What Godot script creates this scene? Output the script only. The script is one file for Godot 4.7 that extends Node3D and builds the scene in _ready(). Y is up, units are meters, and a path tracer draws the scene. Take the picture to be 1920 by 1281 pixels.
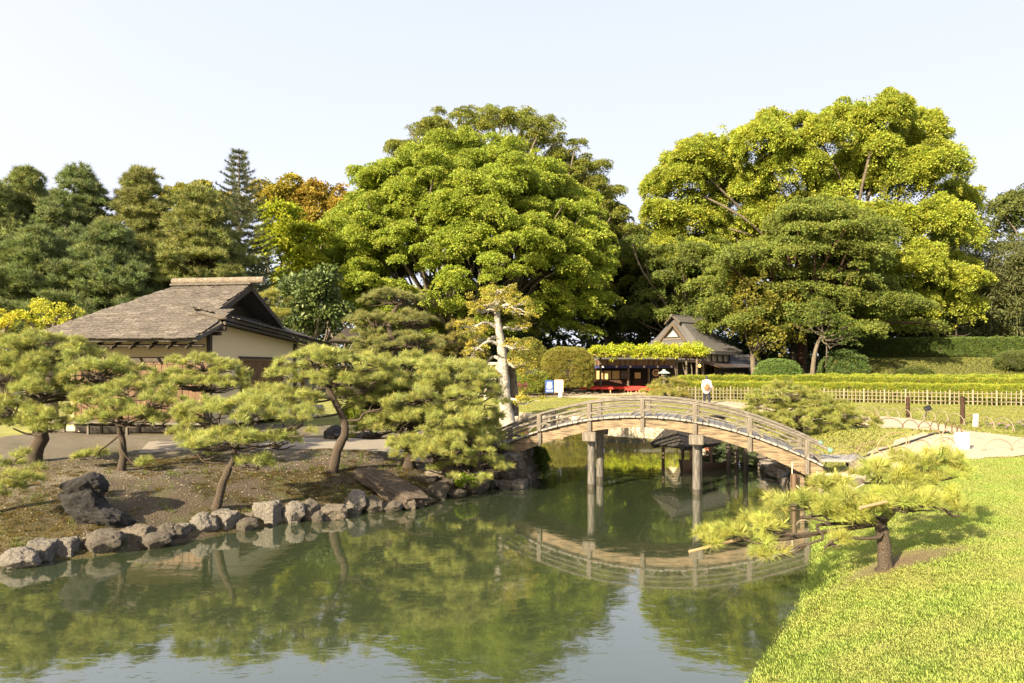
extends Node3D

const F = 1280.0
const CH = 3.0
const ORD = ["first", "second", "third", "fourth", "fifth", "sixth", "seventh", "eighth", "ninth", "tenth", "eleventh", "twelfth", "thirteenth", "fourteenth", "fifteenth", "sixteenth", "seventeenth", "eighteenth", "nineteenth", "twentieth", "twenty-first", "twenty-second", "twenty-third", "twenty-fourth", "twenty-fifth", "twenty-sixth", "twenty-seventh", "twenty-eighth", "twenty-ninth", "thirtieth", "thirty-first", "thirty-second"]

var names = {}
var R = RandomNumberGenerator.new()
var M = {}
var T = {}
var G = {}

# ---------------------------------------------------------------- terrain
const GX0 = -32.0
const GD0 = -6.0
const GS = 0.25
const GW = 330
const GH = 312
var hg = PackedFloat32Array()
var sg = PackedFloat32Array()
var pond = [[-18.0, -6.0], [-18.0, 7.5], [-11.0, 9.2], [-7.7, 10.24], [-6.4, 10.97], [-5.4, 12.1], [-4.67, 12.9], [-3.4, 13.9], [-2.4, 14.7], [-1.6, 15.6], [-0.8, 17.2], [-0.2, 18.0], [0.35, 18.4], [0.5, 20.0], [0.75, 22.6], [0.9, 27.0], [0.2, 31.0], [-2.5, 34.0], [-4.0, 37.0], [-2.5, 40.0], [0.2, 40.0], [2.9, 37.8], [5.0, 34.2], [7.1, 32.5], [9.5, 31.0], [10.2, 28.0], [9.0, 25.0], [7.8, 22.4], [7.35, 19.6], [7.05, 17.0], [6.5, 15.4], [6.1, 13.8], [5.35, 12.0], [4.5, 10.2], [3.75, 8.7], [2.8, 7.2], [1.7, 5.6], [0.95, 4.2], [0.5, 2.0], [0.5, -6.0]]
var wob = FastNoiseLite.new()


func sdf(x, d):   # > 0 on land: metres to the shore
	var best = 1e9
	var inside = false
	var n = pond.size()
	var j = n - 1
	for i in n:
		var ax = pond[i][0]
		var ay = pond[i][1]
		var bx = pond[j][0]
		var by = pond[j][1]
		if (ay > d) != (by > d) and x < (bx - ax) * (d - ay) / (by - ay) + ax:
			inside = not inside
		var ex = bx - ax
		var ey = by - ay
		var t = clampf(((x - ax) * ex + (d - ay) * ey) / (ex * ex + ey * ey), 0.0, 1.0)
		var qx = x - ax - ex * t
		var qy = d - ay - ey * t
		best = minf(best, qx * qx + qy * qy)
		j = i
	return -sqrt(best) if inside else sqrt(best)


func centre_x(d):
	if d < 10.0: return lerpf(-2.0, 0.5, clampf(d / 10.0, 0, 1))
	if d < 17.0: return lerpf(0.5, 3.5, (d - 10.0) / 7.0)
	return 4.0


func land_height(x, d, s):
	if s <= 0.0:
		return maxf(s * 1.2, -0.9)
	var far = smoothstep(26.0, 32.0, d)
	var side = smoothstep(-1.5, 1.5, x - centre_x(d))
	var hr = 1.05 * (1.0 - exp(-s / 1.15))
	var hl = 0.97 * (1.0 - exp(-s / 1.75))
	var hf = 0.38 * smoothstep(0.0, 0.4, s) + 0.62 * (1.0 - exp(-s / 7.0))
	var h = lerpf(lerpf(hl, hr, side), hf, far)
	h += wob.get_noise_2d(x * 3.0, d * 3.0) * 0.07 * clampf(s, 0, 1)
	h += 0.3 * exp(-(pow((x - 10.4) / 1.9, 2.0) + pow((d - 19.2) / 1.7, 2.0)))
	h += 3.0 * smoothstep(53.0, 66.0, d + (x - 40.0) * 0.06) * smoothstep(25.0, 34.0, x)
	return h


func build_grid():
	wob.seed = 5
	wob.frequency = 0.12
	hg.resize(GW * GH)
	sg.resize(GW * GH)
	for j in GH:
		var d = GD0 + j * GS
		for i in GW:
			var x = GX0 + i * GS
			var s = maxf(9.0, d - 36.0)
			if x > -21.0 and x < 15.0 and d < 46.0:
				s = sdf(x, d)
			sg[j * GW + i] = s
			hg[j * GW + i] = land_height(x, d, s)


func sample(a, x, d):
	var fx = clampf((x - GX0) / GS, 0.0, GW - 1.001)
	var fd = clampf((d - GD0) / GS, 0.0, GH - 1.001)
	var i = int(fx)
	var j = int(fd)
	fx -= i
	fd -= j
	var k = j * GW + i
	return lerpf(lerpf(a[k], a[k + 1], fx), lerpf(a[k + GW], a[k + GW + 1], fx), fd)


var paths = []


func on_path(x, d):
	for p in paths:
		if absf(x - p.x) < p.z and absf(d - p.y) < p.z and Vector2(x - p.x, d - p.y).length() < p.z: return true
	return false


func ground(x, z):
	return sample(hg, x, -z)


func shore(x, z):
	return sample(sg, x, -z)


func on(x, d, up = 0.0):
	return Vector3(x, ground(x, -d) + up, -d)


func at(px, py, d):   # the point that a pixel of the photograph shows, d metres away
	return Vector3((px - 960.0) / F * d, CH - (py - 690.0) / F * d, -d)


func px_on(px, d, up = 0.0):
	return on((px - 960.0) / F * d, d, up)

# ---------------------------------------------------------------- naming
func numbered(called):
	if not names.has(called):
		names[called] = 0
		return called
	names[called] += 1
	return "%s_%03d" % [called, names[called]]


func tag(o, label, category = "", group = "", kind = ""):
	if label: o.set_meta("label", label)
	if category: o.set_meta("category", category)
	if group: o.set_meta("group", group)
	if kind: o.set_meta("kind", kind)
	return o


func thing(called, label, category, pos = Vector3.ZERO, turn = 0.0, group = ""):
	var o = Node3D.new()
	o.name = numbered(called)
	o.position = pos
	o.rotation.y = turn
	tag(o, label, category, group)
	add_child(o, true)
	return o


func put(called, mesh, material, parent = self, pos = Vector3.ZERO, bas = Basis.IDENTITY):
	var o = MeshInstance3D.new()
	o.name = numbered(called)
	if mesh is SurfaceTool:
		mesh = mesh.commit()
	o.mesh = mesh
	o.material_override = material
	o.transform = Transform3D(bas, pos)
	parent.add_child(o, true)
	return o


func copy(o, pos, turn = 0.0, label = "", group = ""):
	var c = o.duplicate()
	c.name = numbered(o.get_meta("base_name") if o.has_meta("base_name") else String(o.name).rstrip("_0123456789"))
	c.position = pos
	c.rotation.y = turn
	if label: c.set_meta("label", label)
	if group: c.set_meta("group", group)
	add_child(c, true)
	return c


func struct(called, mesh, material, label = ""):
	var o = put(called, mesh, material)
	o.set_meta("kind", "structure")
	if label: o.set_meta("label", label)
	return o


func scatter(called, mesh, material, xf, col, parent = self):
	var mm = MultiMesh.new()
	mm.transform_format = MultiMesh.TRANSFORM_3D
	mm.use_colors = true
	mm.mesh = mesh
	mm.instance_count = xf.size()
	for i in xf.size():
		mm.set_instance_transform(i, xf[i])
		mm.set_instance_color(i, col[i])
	var o = MultiMeshInstance3D.new()
	o.name = numbered(called)
	o.multimesh = mm
	o.material_override = material
	if parent != self: o.set_meta("kind", "stuff")
	parent.add_child(o, true)
	return o

# ---------------------------------------------------------------- mesh helpers
func begin():
	var st = SurfaceTool.new()
	st.begin(Mesh.PRIMITIVE_TRIANGLES)
	return st


func tri(st, a, b, c, out):
	var n = (b - a).cross(c - a)
	if n.length_squared() < 1e-16: return
	n = n.normalized()
	if n.dot(out) < 0.0:
		n = -n
		var t = b
		b = c
		c = t
	st.set_normal(n)
	st.add_vertex(a)
	st.set_normal(n)
	st.add_vertex(c)
	st.set_normal(n)
	st.add_vertex(b)


func quad(st, a, b, c, d, out):
	tri(st, a, b, c, out)
	tri(st, a, c, d, out)


func cbox(st, pos, size, bev = 0.0, bas = Basis.IDENTITY):
	var h = size * 0.5
	bev = minf(bev, minf(h.x, minf(h.y, h.z)) * 0.8)
	var i = h - Vector3(bev, bev, bev)
	for ax in 3:
		var u = (ax + 1) % 3
		var v = (ax + 2) % 3
		for s in [-1.0, 1.0]:
			var p = []
			for q in [[-1, -1], [1, -1], [1, 1], [-1, 1]]:
				var w = Vector3.ZERO
				w[ax] = s * h[ax]
				w[u] = q[0] * i[u]
				w[v] = q[1] * i[v]
				p.append(pos + bas * w)
			var o = Vector3.ZERO
			o[ax] = s
			quad(st, p[0], p[1], p[2], p[3], bas * o)
			if bev > 0.0:
				for s2 in [-1.0, 1.0]:
					var e = []
					for q in [-1.0, 1.0]:
						var w = Vector3.ZERO
						w[ax] = s * h[ax]
						w[u] = s2 * i[u]
						w[v] = q * i[v]
						e.append(pos + bas * w)
						w = Vector3.ZERO
						w[ax] = s * i[ax]
						w[u] = s2 * h[u]
						w[v] = q * i[v]
						e.append(pos + bas * w)
					o = Vector3.ZERO
					o[ax] = s
					o[u] = s2
					quad(st, e[0], e[1], e[3], e[2], bas * o)
	if bev > 0.0:
		for sx in [-1.0, 1.0]:
			for sy in [-1.0, 1.0]:
				for sz in [-1.0, 1.0]:
					tri(st, pos + bas * Vector3(sx * h.x, sy * i.y, sz * i.z), pos + bas * Vector3(sx * i.x, sy * h.y, sz * i.z), pos + bas * Vector3(sx * i.x, sy * i.y, sz * h.z), bas * Vector3(sx, sy, sz))


func boxm(size, bev = 0.01):
	var st = begin()
	cbox(st, Vector3.ZERO, size, bev)
	return st.commit()


func frame_of(t):
	var up = Vector3.UP if absf(t.y) < 0.95 else Vector3.RIGHT
	var a = t.cross(up).normalized()
	return [a, a.cross(t).normalized()]


func tube(st, pts, rad, sides = 6, cap = true):
	var n = pts.size()
	var rings = []
	var f = []
	for i in n:
		var t = (pts[mini(i + 1, n - 1)] - pts[maxi(i - 1, 0)]).normalized()
		if i == 0:
			f = frame_of(t)
		else:
			var u = (f[0] - t * f[0].dot(t)).normalized()
			f = [u, u.cross(t).normalized()]
		var ring = []
		for k in sides:
			var an = TAU * k / sides
			var o = f[0] * cos(an) + f[1] * sin(an)
			ring.append([pts[i] + o * rad[i], o])
		rings.append(ring)
	for i in n - 1:
		for k in sides:
			var k2 = (k + 1) % sides
			var a = rings[i][k]
			var b = rings[i][k2]
			var c = rings[i + 1][k2]
			var d = rings[i + 1][k]
			var g = (b[0] - a[0]).cross(d[0] - a[0]).dot(a[1]) > 0.0
			for q in ([a, c, b, a, d, c] if g else [a, b, c, a, c, d]):
				st.set_normal(q[1])
				st.add_vertex(q[0])
	if cap:
		for e in [0, n - 1]:
			var out = (pts[e] - pts[1 if e == 0 else n - 2]).normalized()
			for k in sides:
				tri(st, pts[e], rings[e][k][0], rings[e][(k + 1) % sides][0], out)


func rod(a, b, r, sides = 8, r2 = -1.0):
	var st = begin()
	tube(st, [a, b], [r, r if r2 < 0 else r2], sides)
	return st.commit()


func curve(pts, steps):   # smooth line through points
	var out = []
	var n = pts.size()
	for i in n - 1:
		var p0 = pts[maxi(i - 1, 0)]
		var p1 = pts[i]
		var p2 = pts[i + 1]
		var p3 = pts[mini(i + 2, n - 1)]
		for k in steps:
			out.append(p1.cubic_interpolate(p2, p0, p3, float(k) / steps))
	out.append(pts[n - 1])
	return out


func radii(n, a, b, pw = 1.0):
	var r = []
	for i in n:
		r.append(lerpf(a, b, pow(float(i) / maxf(n - 1, 1), pw)))
	return r


func slab(st, poly, th, out):   # polygon (convex, in order) with thickness th below it
	var n = poly.size()
	var dn = -out.normalized() * th
	var c = Vector3.ZERO
	for p in poly: c += p / n
	for i in range(1, n - 1):
		tri(st, poly[0], poly[i], poly[i + 1], out)
		tri(st, poly[0] + dn, poly[i] + dn, poly[i + 1] + dn, -out)
	for i in n:
		var a = poly[i]
		var b = poly[(i + 1) % n]
		quad(st, a, b, b + dn, a + dn, (a + b) * 0.5 - c)


func flat_ribbon(pts, widths, lift, across = 6):   # draped on the ground
	var st = begin()
	var n = pts.size()
	var rows = []
	for i in n:
		var t = (pts[mini(i + 1, n - 1)] - pts[maxi(i - 1, 0)]).normalized()
		var s = Vector3(-t.z, 0, t.x)
		var row = []
		if i % 2 == 0: paths.append(Vector3(pts[i].x, -pts[i].z, widths[i] * 1.04))
		var wl = widths[i] * (1.0 + 0.06 * sin(i * 1.7) + 0.04 * sin(i * 0.6))
		for k in across + 1:
			var p = pts[i] + s * wl * (2.0 * k / across - 1.0)
			p.y = ground(p.x, p.z) + lift
			row.append(p)
		rows.append(row)
	for i in n - 1:
		for k in across:
			quad(st, rows[i][k], rows[i][k + 1], rows[i + 1][k + 1], rows[i + 1][k], Vector3.UP)
	st.generate_normals()
	return st


func ico(sub):
	var t = (1.0 + sqrt(5.0)) / 2.0
	var v = []
	for p in [[-1, t, 0], [1, t, 0], [-1, -t, 0], [1, -t, 0], [0, -1, t], [0, 1, t], [0, -1, -t], [0, 1, -t], [t, 0, -1], [t, 0, 1], [-t, 0, -1], [-t, 0, 1]]:
		v.append(Vector3(p[0], p[1], p[2]).normalized())
	var f = [[0, 11, 5], [0, 5, 1], [0, 1, 7], [0, 7, 10], [0, 10, 11], [1, 5, 9], [5, 11, 4], [11, 10, 2], [10, 7, 6], [7, 1, 8], [3, 9, 4], [3, 4, 2], [3, 2, 6], [3, 6, 8], [3, 8, 9], [4, 9, 5], [2, 4, 11], [6, 2, 10], [8, 6, 7], [9, 8, 1]]
	for s in sub:
		var mid = {}
		var g = []
		for q in f:
			var m = []
			for k in 3:
				var a = mini(q[k], q[(k + 1) % 3])
				var b = maxi(q[k], q[(k + 1) % 3])
				var key = a * 100000 + b
				if not mid.has(key):
					mid[key] = v.size()
					v.append((v[a] + v[b]).normalized())
				m.append(mid[key])
			g.append([q[0], m[0], m[2]])
			g.append([q[1], m[1], m[0]])
			g.append([q[2], m[2], m[1]])
			g.append([m[0], m[1], m[2]])
		f = g
	return [v, f]


func indexed(v, f):
	var nor = PackedVector3Array()
	nor.resize(v.size())
	var idx = PackedInt32Array()
	for q in f:
		var n = (v[q[1]] - v[q[0]]).cross(v[q[2]] - v[q[0]])
		for k in 3: nor[q[k]] += n
		idx.append_array([q[0], q[2], q[1]])
	for i in nor.size(): nor[i] = nor[i].normalized()
	var arr = []
	arr.resize(Mesh.ARRAY_MAX)
	arr[Mesh.ARRAY_VERTEX] = PackedVector3Array(v)
	arr[Mesh.ARRAY_NORMAL] = nor
	arr[Mesh.ARRAY_INDEX] = idx
	var m = ArrayMesh.new()
	m.add_surface_from_arrays(Mesh.PRIMITIVE_TRIANGLES, arr)
	return m


func rock(sd, planes = 11, boxy = 0.0, sub = 3, rough = 0.05):   # a boulder cut by planes, about 1 m in radius
	var r = RandomNumberGenerator.new()
	r.seed = sd
	var ns = FastNoiseLite.new()
	ns.seed = sd
	ns.frequency = 1.3
	ns.fractal_octaves = 4
	var base = ico(sub)
	var pl = []
	if boxy > 0.0:
		for ax in 3:
			for s in [-1.0, 1.0]:
				var n = Vector3(r.randf_range(-0.16, 0.16), r.randf_range(-0.16, 0.16), r.randf_range(-0.16, 0.16))
				n[ax] = s
				pl.append([n.normalized(), r.randf_range(0.78, 0.95)])
	for i in planes:
		pl.append([Vector3(r.randfn(), r.randfn(), r.randfn()).normalized(), r.randf_range(0.72, 1.0) + boxy * 0.25])
	var out = []
	for p in base[0]:
		var q = 1.25
		for l in pl:
			var c = p.dot(l[0])
			if c > 0.05: q = minf(q, l[1] / c)
		q *= 1.0 + ns.get_noise_3d(p.x, p.y, p.z) * rough * 3.0 + ns.get_noise_3d(p.x * 4, p.y * 4, p.z * 4) * rough * 1.6
		out.append(p * q)
	return indexed(out, base[1])

# ---------------------------------------------------------------- materials
func noise_tex(key, size, freq, oct, sd, lo, hi, kind = 0):
	var n = FastNoiseLite.new()
	n.seed = sd
	n.frequency = freq
	n.fractal_octaves = oct
	n.noise_type = [FastNoiseLite.TYPE_SIMPLEX_SMOOTH, FastNoiseLite.TYPE_CELLULAR, FastNoiseLite.TYPE_PERLIN][kind]
	var im = n.get_seamless_image(size, size)
	im.convert(Image.FORMAT_L8)
	var d = im.get_data()
	for i in d.size():
		d[i] = int(clampf(lerpf(lo, hi, d[i] / 255.0), 0.0, 1.0) * 255.0)
	T[key] = ImageTexture.create_from_image(Image.create_from_data(size, size, false, Image.FORMAT_L8, d))


func mat(key, c, rough = 0.85, tex = "", sc = Vector3.ONE, bump = "", bs = 0.0, world = false):
	var m = StandardMaterial3D.new()
	m.resource_name = key
	m.albedo_color = Color(c[0], c[1], c[2]).linear_to_srgb()
	m.roughness = rough
	if tex:
		m.albedo_texture = T[tex]
		m.uv1_triplanar = true
		m.uv1_world_triplanar = world
		m.uv1_scale = sc
	if bump:
		m.heightmap_enabled = true
		m.heightmap_texture = T[bump]
		m.heightmap_scale = bs
		m.uv1_triplanar = true
		m.uv1_world_triplanar = world
		m.uv1_scale = sc
	M[key] = m
	return m


func leafmat(key, c, back, rough = 0.55):
	var m = StandardMaterial3D.new()
	m.resource_name = key
	m.albedo_color = Color(c[0], c[1], c[2]).linear_to_srgb()
	m.vertex_color_use_as_albedo = true
	m.roughness = rough
	m.metallic_specular = 0.35
	m.backlight_enabled = true
	m.backlight = Color(back[0], back[1], back[2]).linear_to_srgb()
	M[key] = m
	return m


func make_materials():
	noise_tex("fine", 256, 0.09, 4, 3, 0.62, 1.12)
	noise_tex("coarse", 256, 0.11, 5, 33, 0.2, 1.35)
	noise_tex("blotch", 256, 0.02, 5, 4, 0.5, 1.2)
	noise_tex("grain", 256, 0.035, 5, 8, 0.4, 1.15, 2)
	noise_tex("cell", 256, 0.05, 3, 9, 0.0, 1.0, 1)
	noise_tex("bump", 256, 0.06, 5, 12, 0.0, 1.0)
	noise_tex("ripple", 512, 0.012, 4, 21, 0.0, 1.0)
	var g = mat("ground", [1.0, 1.0, 1.0], 0.95, "coarse", Vector3.ONE * 1.3, "bump", 1.6, true)
	g.vertex_color_use_as_albedo = true
	mat("sand", [0.50, 0.43, 0.33], 0.95, "fine", Vector3.ONE * 0.8, "bump", 0.8, true)
	mat("gravel", [0.30, 0.275, 0.235], 0.95, "fine", Vector3.ONE * 1.6, "bump", 1.0, true)
	mat("timber", [0.19, 0.178, 0.158], 0.75, "grain", Vector3(0.5, 7, 7), "grain", 0.5)
	mat("timber_up", [0.18, 0.165, 0.145], 0.75, "grain", Vector3(7, 0.5, 7), "grain", 0.5)
	mat("beam", [0.19, 0.145, 0.095], 0.7, "blotch", Vector3(0.5, 3, 3), "grain", 0.6)
	mat("plank_grey", [0.34, 0.34, 0.345], 0.75, "grain", Vector3(6, 6, 0.7), "grain", 0.4)
	var pm = mat("pillar", [1.0, 1.0, 1.0], 0.75, "grain", Vector3(6, 0.4, 6), "grain", 0.9)
	pm.vertex_color_use_as_albedo = true
	mat("dark_timber", [0.045, 0.034, 0.026], 0.7, "grain", Vector3(4, 0.8, 4), "grain", 0.3)
	mat("cedar", [0.13, 0.062, 0.022], 0.6, "grain", Vector3(5, 0.35, 5), "grain", 0.25)
	mat("cedar_b", [0.155, 0.078, 0.029], 0.6, "grain", Vector3(5, 0.35, 5), "grain", 0.25)
	mat("cedar_trim", [0.12, 0.062, 0.032], 0.6, "grain", Vector3(5, 0.5, 5), "grain", 0.25)
	mat("plaster", [0.76, 0.64, 0.40], 0.95, "fine", Vector3.ONE * 1.5, "bump", 0.2)
	mat("plaster_pale", [0.62, 0.57, 0.46], 0.95, "blotch", Vector3.ONE * 0.35, "bump", 0.2)
	for k in 5:
		var q = [0.75, 0.9, 1.0, 1.15, 1.45][k]
		mat("shake%d" % k, [0.138 * q, 0.126 * q, 0.115 * q], 0.85, "grain", Vector3(3, 3, 0.9), "grain", 0.4)
	mat("bark_cap", [0.24, 0.21, 0.175], 0.9, "grain", Vector3(1, 5, 5), "grain", 0.8)
	mat("thatch", [0.115, 0.118, 0.13], 0.95, "fine", Vector3(2.0, 1.2, 2.0), "bump", 4.0)
	mat("thatch_brown", [0.13, 0.10, 0.075], 0.95, "fine", Vector3(2.0, 1.2, 2.0), "bump", 4.0)
	mat("tile", [0.14, 0.14, 0.145], 0.6, "blotch", Vector3.ONE * 2)
	mat("metal_roof", [0.10, 0.085, 0.085], 0.45, "blotch", Vector3.ONE)
	mat("bark", [0.085, 0.068, 0.055], 0.95, "cell", Vector3(3.0, 1.6, 3.0), "cell", 2.0)
	mat("bark_red", [0.17, 0.085, 0.05], 0.95, "cell", Vector3(3.0, 1.2, 3.0), "cell", 2.0)
	mat("bark_grey", [0.15, 0.13, 0.105], 0.95, "blotch", Vector3(2.0, 0.8, 2.0), "bump", 1.5)
	mat("bark_white", [0.42, 0.41, 0.38], 0.9, "blotch", Vector3(2.5, 1.2, 2.5), "bump", 1.5)
	mat("pine_bark", [0.12, 0.095, 0.075], 0.95, "coarse", Vector3(5, 2.6, 5), "cell", 3.0)
	mat("rock_grey", [0.25, 0.24, 0.225], 0.9, "blotch", Vector3.ONE * 1.3, "bump", 3.0)
	mat("rock_tan", [0.235, 0.21, 0.175], 0.9, "blotch", Vector3.ONE * 1.5, "bump", 3.0)
	mat("rock_brown", [0.145, 0.132, 0.115], 0.9, "blotch", Vector3.ONE * 1.4, "bump", 3.0)
	mat("rock_dark", [0.034, 0.034, 0.038], 0.75, "blotch", Vector3(0.8, 2.6, 0.8), "bump", 4.0)
	mat("slab_rock", [0.16, 0.13, 0.105], 0.9, "blotch", Vector3(1.5, 1.5, 1.5), "bump", 5.0)
	mat("lattice", [0.28, 0.245, 0.195], 0.7, "fine", Vector3(4, 1, 4))
	mat("bamboo", [0.36, 0.27, 0.16], 0.55, "fine", Vector3(3, 3, 3))
	mat("bamboo_dark", [0.11, 0.07, 0.045], 0.6, "fine", Vector3(3, 3, 3))
	mat("red_cloth", [0.62, 0.045, 0.035], 0.9, "fine", Vector3.ONE * 3)
	mat("bench_wood", [0.45, 0.30, 0.16], 0.8)
	mat("noren", [0.05, 0.06, 0.22], 0.95, "fine", Vector3.ONE * 2)
	mat("white", [0.62, 0.61, 0.59], 0.8)
	mat("white_cloth", [0.80, 0.77, 0.74], 0.95, "fine", Vector3.ONE * 4, "bump", 0.5)
	mat("black", [0.015, 0.015, 0.017], 0.6)
	mat("navy", [0.012, 0.014, 0.03], 0.9)
	mat("skin", [0.45, 0.28, 0.19], 0.7)
	mat("hair", [0.02, 0.017, 0.015], 0.6)
	mat("leather", [0.42, 0.12, 0.065], 0.55)
	mat("copper_green", [0.32, 0.44, 0.38], 0.7)
	mat("pale_blue", [0.10, 0.19, 0.19], 0.5)
	mat("stone_pale", [0.55, 0.50, 0.42], 0.9, "blotch", Vector3.ONE, "bump", 1.5)
	mat("red_wall", [0.085, 0.036, 0.02], 0.8, "grain", Vector3(3, 0.5, 3))
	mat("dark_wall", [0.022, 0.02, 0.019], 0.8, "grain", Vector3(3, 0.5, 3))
	mat("grey_board", [0.24, 0.22, 0.19], 0.85, "grain", Vector3(6, 0.6, 6), "grain", 0.4)
	mat("valance", [0.27, 0.17, 0.12], 0.85, "grain", Vector3(6, 0.6, 6))
	mat("hose", [0.012, 0.012, 0.013], 0.5)
	mat("rope", [0.55, 0.48, 0.38], 0.9)
	mat("twigs", [0.05, 0.045, 0.028], 1.0, "fine", Vector3.ONE, "bump", 6.0)
	mat("paper_lit", [0.6, 0.45, 0.2], 0.9)
	mat("amber_glass", [0.45, 0.34, 0.17], 0.3)
	var lamp = mat("lamp_glow", [0.8, 0.6, 0.3], 0.8)
	lamp.emission_enabled = true
	lamp.emission = Color(1.0, 0.62, 0.22)
	lamp.emission_energy_multiplier = 2.0
	var gl = mat("clear_plastic", [0.8, 0.85, 0.85], 0.12)
	gl.transparency = BaseMaterial3D.TRANSPARENCY_ALPHA
	gl.albedo_color.a = 0.45
	var gp = mat("pane", [0.75, 0.85, 0.85], 0.05)
	gp.transparency = BaseMaterial3D.TRANSPARENCY_ALPHA
	gp.albedo_color.a = 0.12
	var w = mat("water", [0.031, 0.045, 0.023], 0.02)
	w.metallic_specular = 0.72
	w.clearcoat_enabled = true
	w.clearcoat = 1.0
	w.clearcoat_roughness = 0.03
	w.heightmap_enabled = true
	w.heightmap_texture = T["ripple"]
	w.heightmap_scale = 0.28
	w.uv1_scale = Vector3(11, 26, 1)
	leafmat("needle", [1.0, 1.0, 1.0], [0.5, 0.5, 0.4])
	leafmat("leaf", [1.0, 1.0, 1.0], [0.8, 0.8, 0.7])
	leafmat("dark_leaf", [1.0, 1.0, 1.0], [0.4, 0.4, 0.35], 0.45)
	leafmat("blade", [1.0, 1.0, 1.0], [0.6, 0.6, 0.5], 0.6)

# ---------------------------------------------------------------- foliage meshes
func arrays_mesh(v, nn, c):
	for i in range(0, v.size(), 3):   # front faces run clockwise about their normals
		if (v[i + 1] - v[i]).cross(v[i + 2] - v[i]).dot(nn[i]) > 0.0:
			var t = v[i + 1]
			v[i + 1] = v[i + 2]
			v[i + 2] = t
			var k = c[i + 1]
			c[i + 1] = c[i + 2]
			c[i + 2] = k
	var arr = []
	arr.resize(Mesh.ARRAY_MAX)
	arr[Mesh.ARRAY_VERTEX] = v
	arr[Mesh.ARRAY_NORMAL] = nn
	arr[Mesh.ARRAY_COLOR] = c
	var m = ArrayMesh.new()
	m.add_surface_from_arrays(Mesh.PRIMITIVE_TRIANGLES, arr)
	return m


func rand_dir():
	return Vector3(R.randfn(), R.randfn(), R.randfn()).normalized()


func leaf_clump(n, length, width, flat, droop = 0.0, tips = 0.0):
	var v = PackedVector3Array()
	var nn = PackedVector3Array()
	var c = PackedColorArray()
	for i in n:
		var d = rand_dir()
		d.y = absf(d.y) * 0.8 + d.y * 0.2
		var p = d * pow(R.randf(), 0.45) * 0.5
		p.y *= flat
		var dir = (d + rand_dir() * 0.7 + Vector3(0, 0.1 - droop, 0)).normalized()
		var nrm = (Vector3.UP * 0.6 + d * 0.55 + rand_dir() * 0.95).normalized()
		var side = dir.cross(nrm).normalized()
		nrm = side.cross(dir).normalized()
		var l = length * R.randf_range(0.7, 1.25)
		var w = width * R.randf_range(0.8, 1.2) * 0.5
		var m = p + dir * l * 0.45 + nrm * l * 0.1
		var tip = p + dir * l
		var k = R.randf_range(0.8, 1.2)
		var col = Color(k * (1.0 + tips * R.randf()), k, k * R.randf_range(0.7, 1.1))
		for q in [p, m + side * w, tip, p, tip, m - side * w]:
			v.append(q)
			nn.append(nrm)
			c.append(col)
	return arrays_mesh(v, nn, c)


func needle_tuft(n, w, spread, candle):
	var v = PackedVector3Array()
	var nn = PackedVector3Array()
	var c = PackedColorArray()
	for i in n:
		var an = R.randf() * TAU
		var tilt = spread * sqrt(R.randf())
		var dir = Vector3(sin(tilt) * cos(an), cos(tilt), sin(tilt) * sin(an))
		var p = Vector3(0, R.randf() * 0.3, 0)
		var l = R.randf_range(0.65, 1.0)
		var side = dir.cross(rand_dir()).normalized()
		var nrm = (side.cross(dir) + dir * 0.3).normalized()
		if nrm.dot(Vector3(dir.x, 0.6, dir.z)) < 0.0: nrm = -nrm
		var k = R.randf_range(0.75, 1.25)
		for q in [p - side * w, p + side * w, p + dir * l]:
			v.append(q)
			nn.append(nrm)
			c.append(Color(k * 1.05, k, k * 0.9))
	if candle > 0.0:
		for j in 2:
			var b = Vector3(R.randf_range(-0.1, 0.1), 0.25, R.randf_range(-0.1, 0.1))
			var t = b + Vector3(R.randf_range(-0.1, 0.1), candle, R.randf_range(-0.1, 0.1))
			for s in [Vector3(0.028, 0, 0), Vector3(0, 0, 0.028)]:
				for q in [b - s, b + s, t + s * 0.6, b - s, t + s * 0.6, t - s * 0.6]:
					v.append(q)
					nn.append(Vector3(0.5, 0.3, 0.8).normalized())
					c.append(Color(2.3, 1.7, 1.9))
	return arrays_mesh(v, nn, c)


func grass_tuft(n, rad, h, w):
	var v = PackedVector3Array()
	var nn = PackedVector3Array()
	var c = PackedColorArray()
	for i in n:
		var p = Vector3(R.randf_range(-rad, rad), -0.01, R.randf_range(-rad, rad))
		var lean = Vector3(R.randf_range(-0.6, 0.6), 0, R.randf_range(-0.6, 0.6))
		var l = h * R.randf_range(0.5, 1.2)
		var side = Vector3(R.randf_range(-1, 1), 0, R.randf_range(-1, 1)).normalized() * w
		var mid = p + Vector3(0, l * 0.55, 0) + lean * l * 0.3
		var tip = p + Vector3(0, l, 0) + lean * l
		var nrm = (Vector3.UP + side.cross(Vector3.UP).normalized() * 0.3).normalized()
		var k = R.randf_range(0.85, 1.15)
		var dry = 1.0 if R.randf() > 0.12 else 1.3
		var col = Color(k * dry, k * (1.0 + (dry - 1.0) * 0.35), k * (1.0 + (dry - 1.0)))
		for q in [p - side, p + side, mid + side * 0.8, p - side, mid + side * 0.8, mid - side * 0.8, mid - side * 0.8, mid + side * 0.8, tip]:
			v.append(q)
			nn.append(nrm)
			c.append(col)
	return arrays_mesh(v, nn, c)


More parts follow.
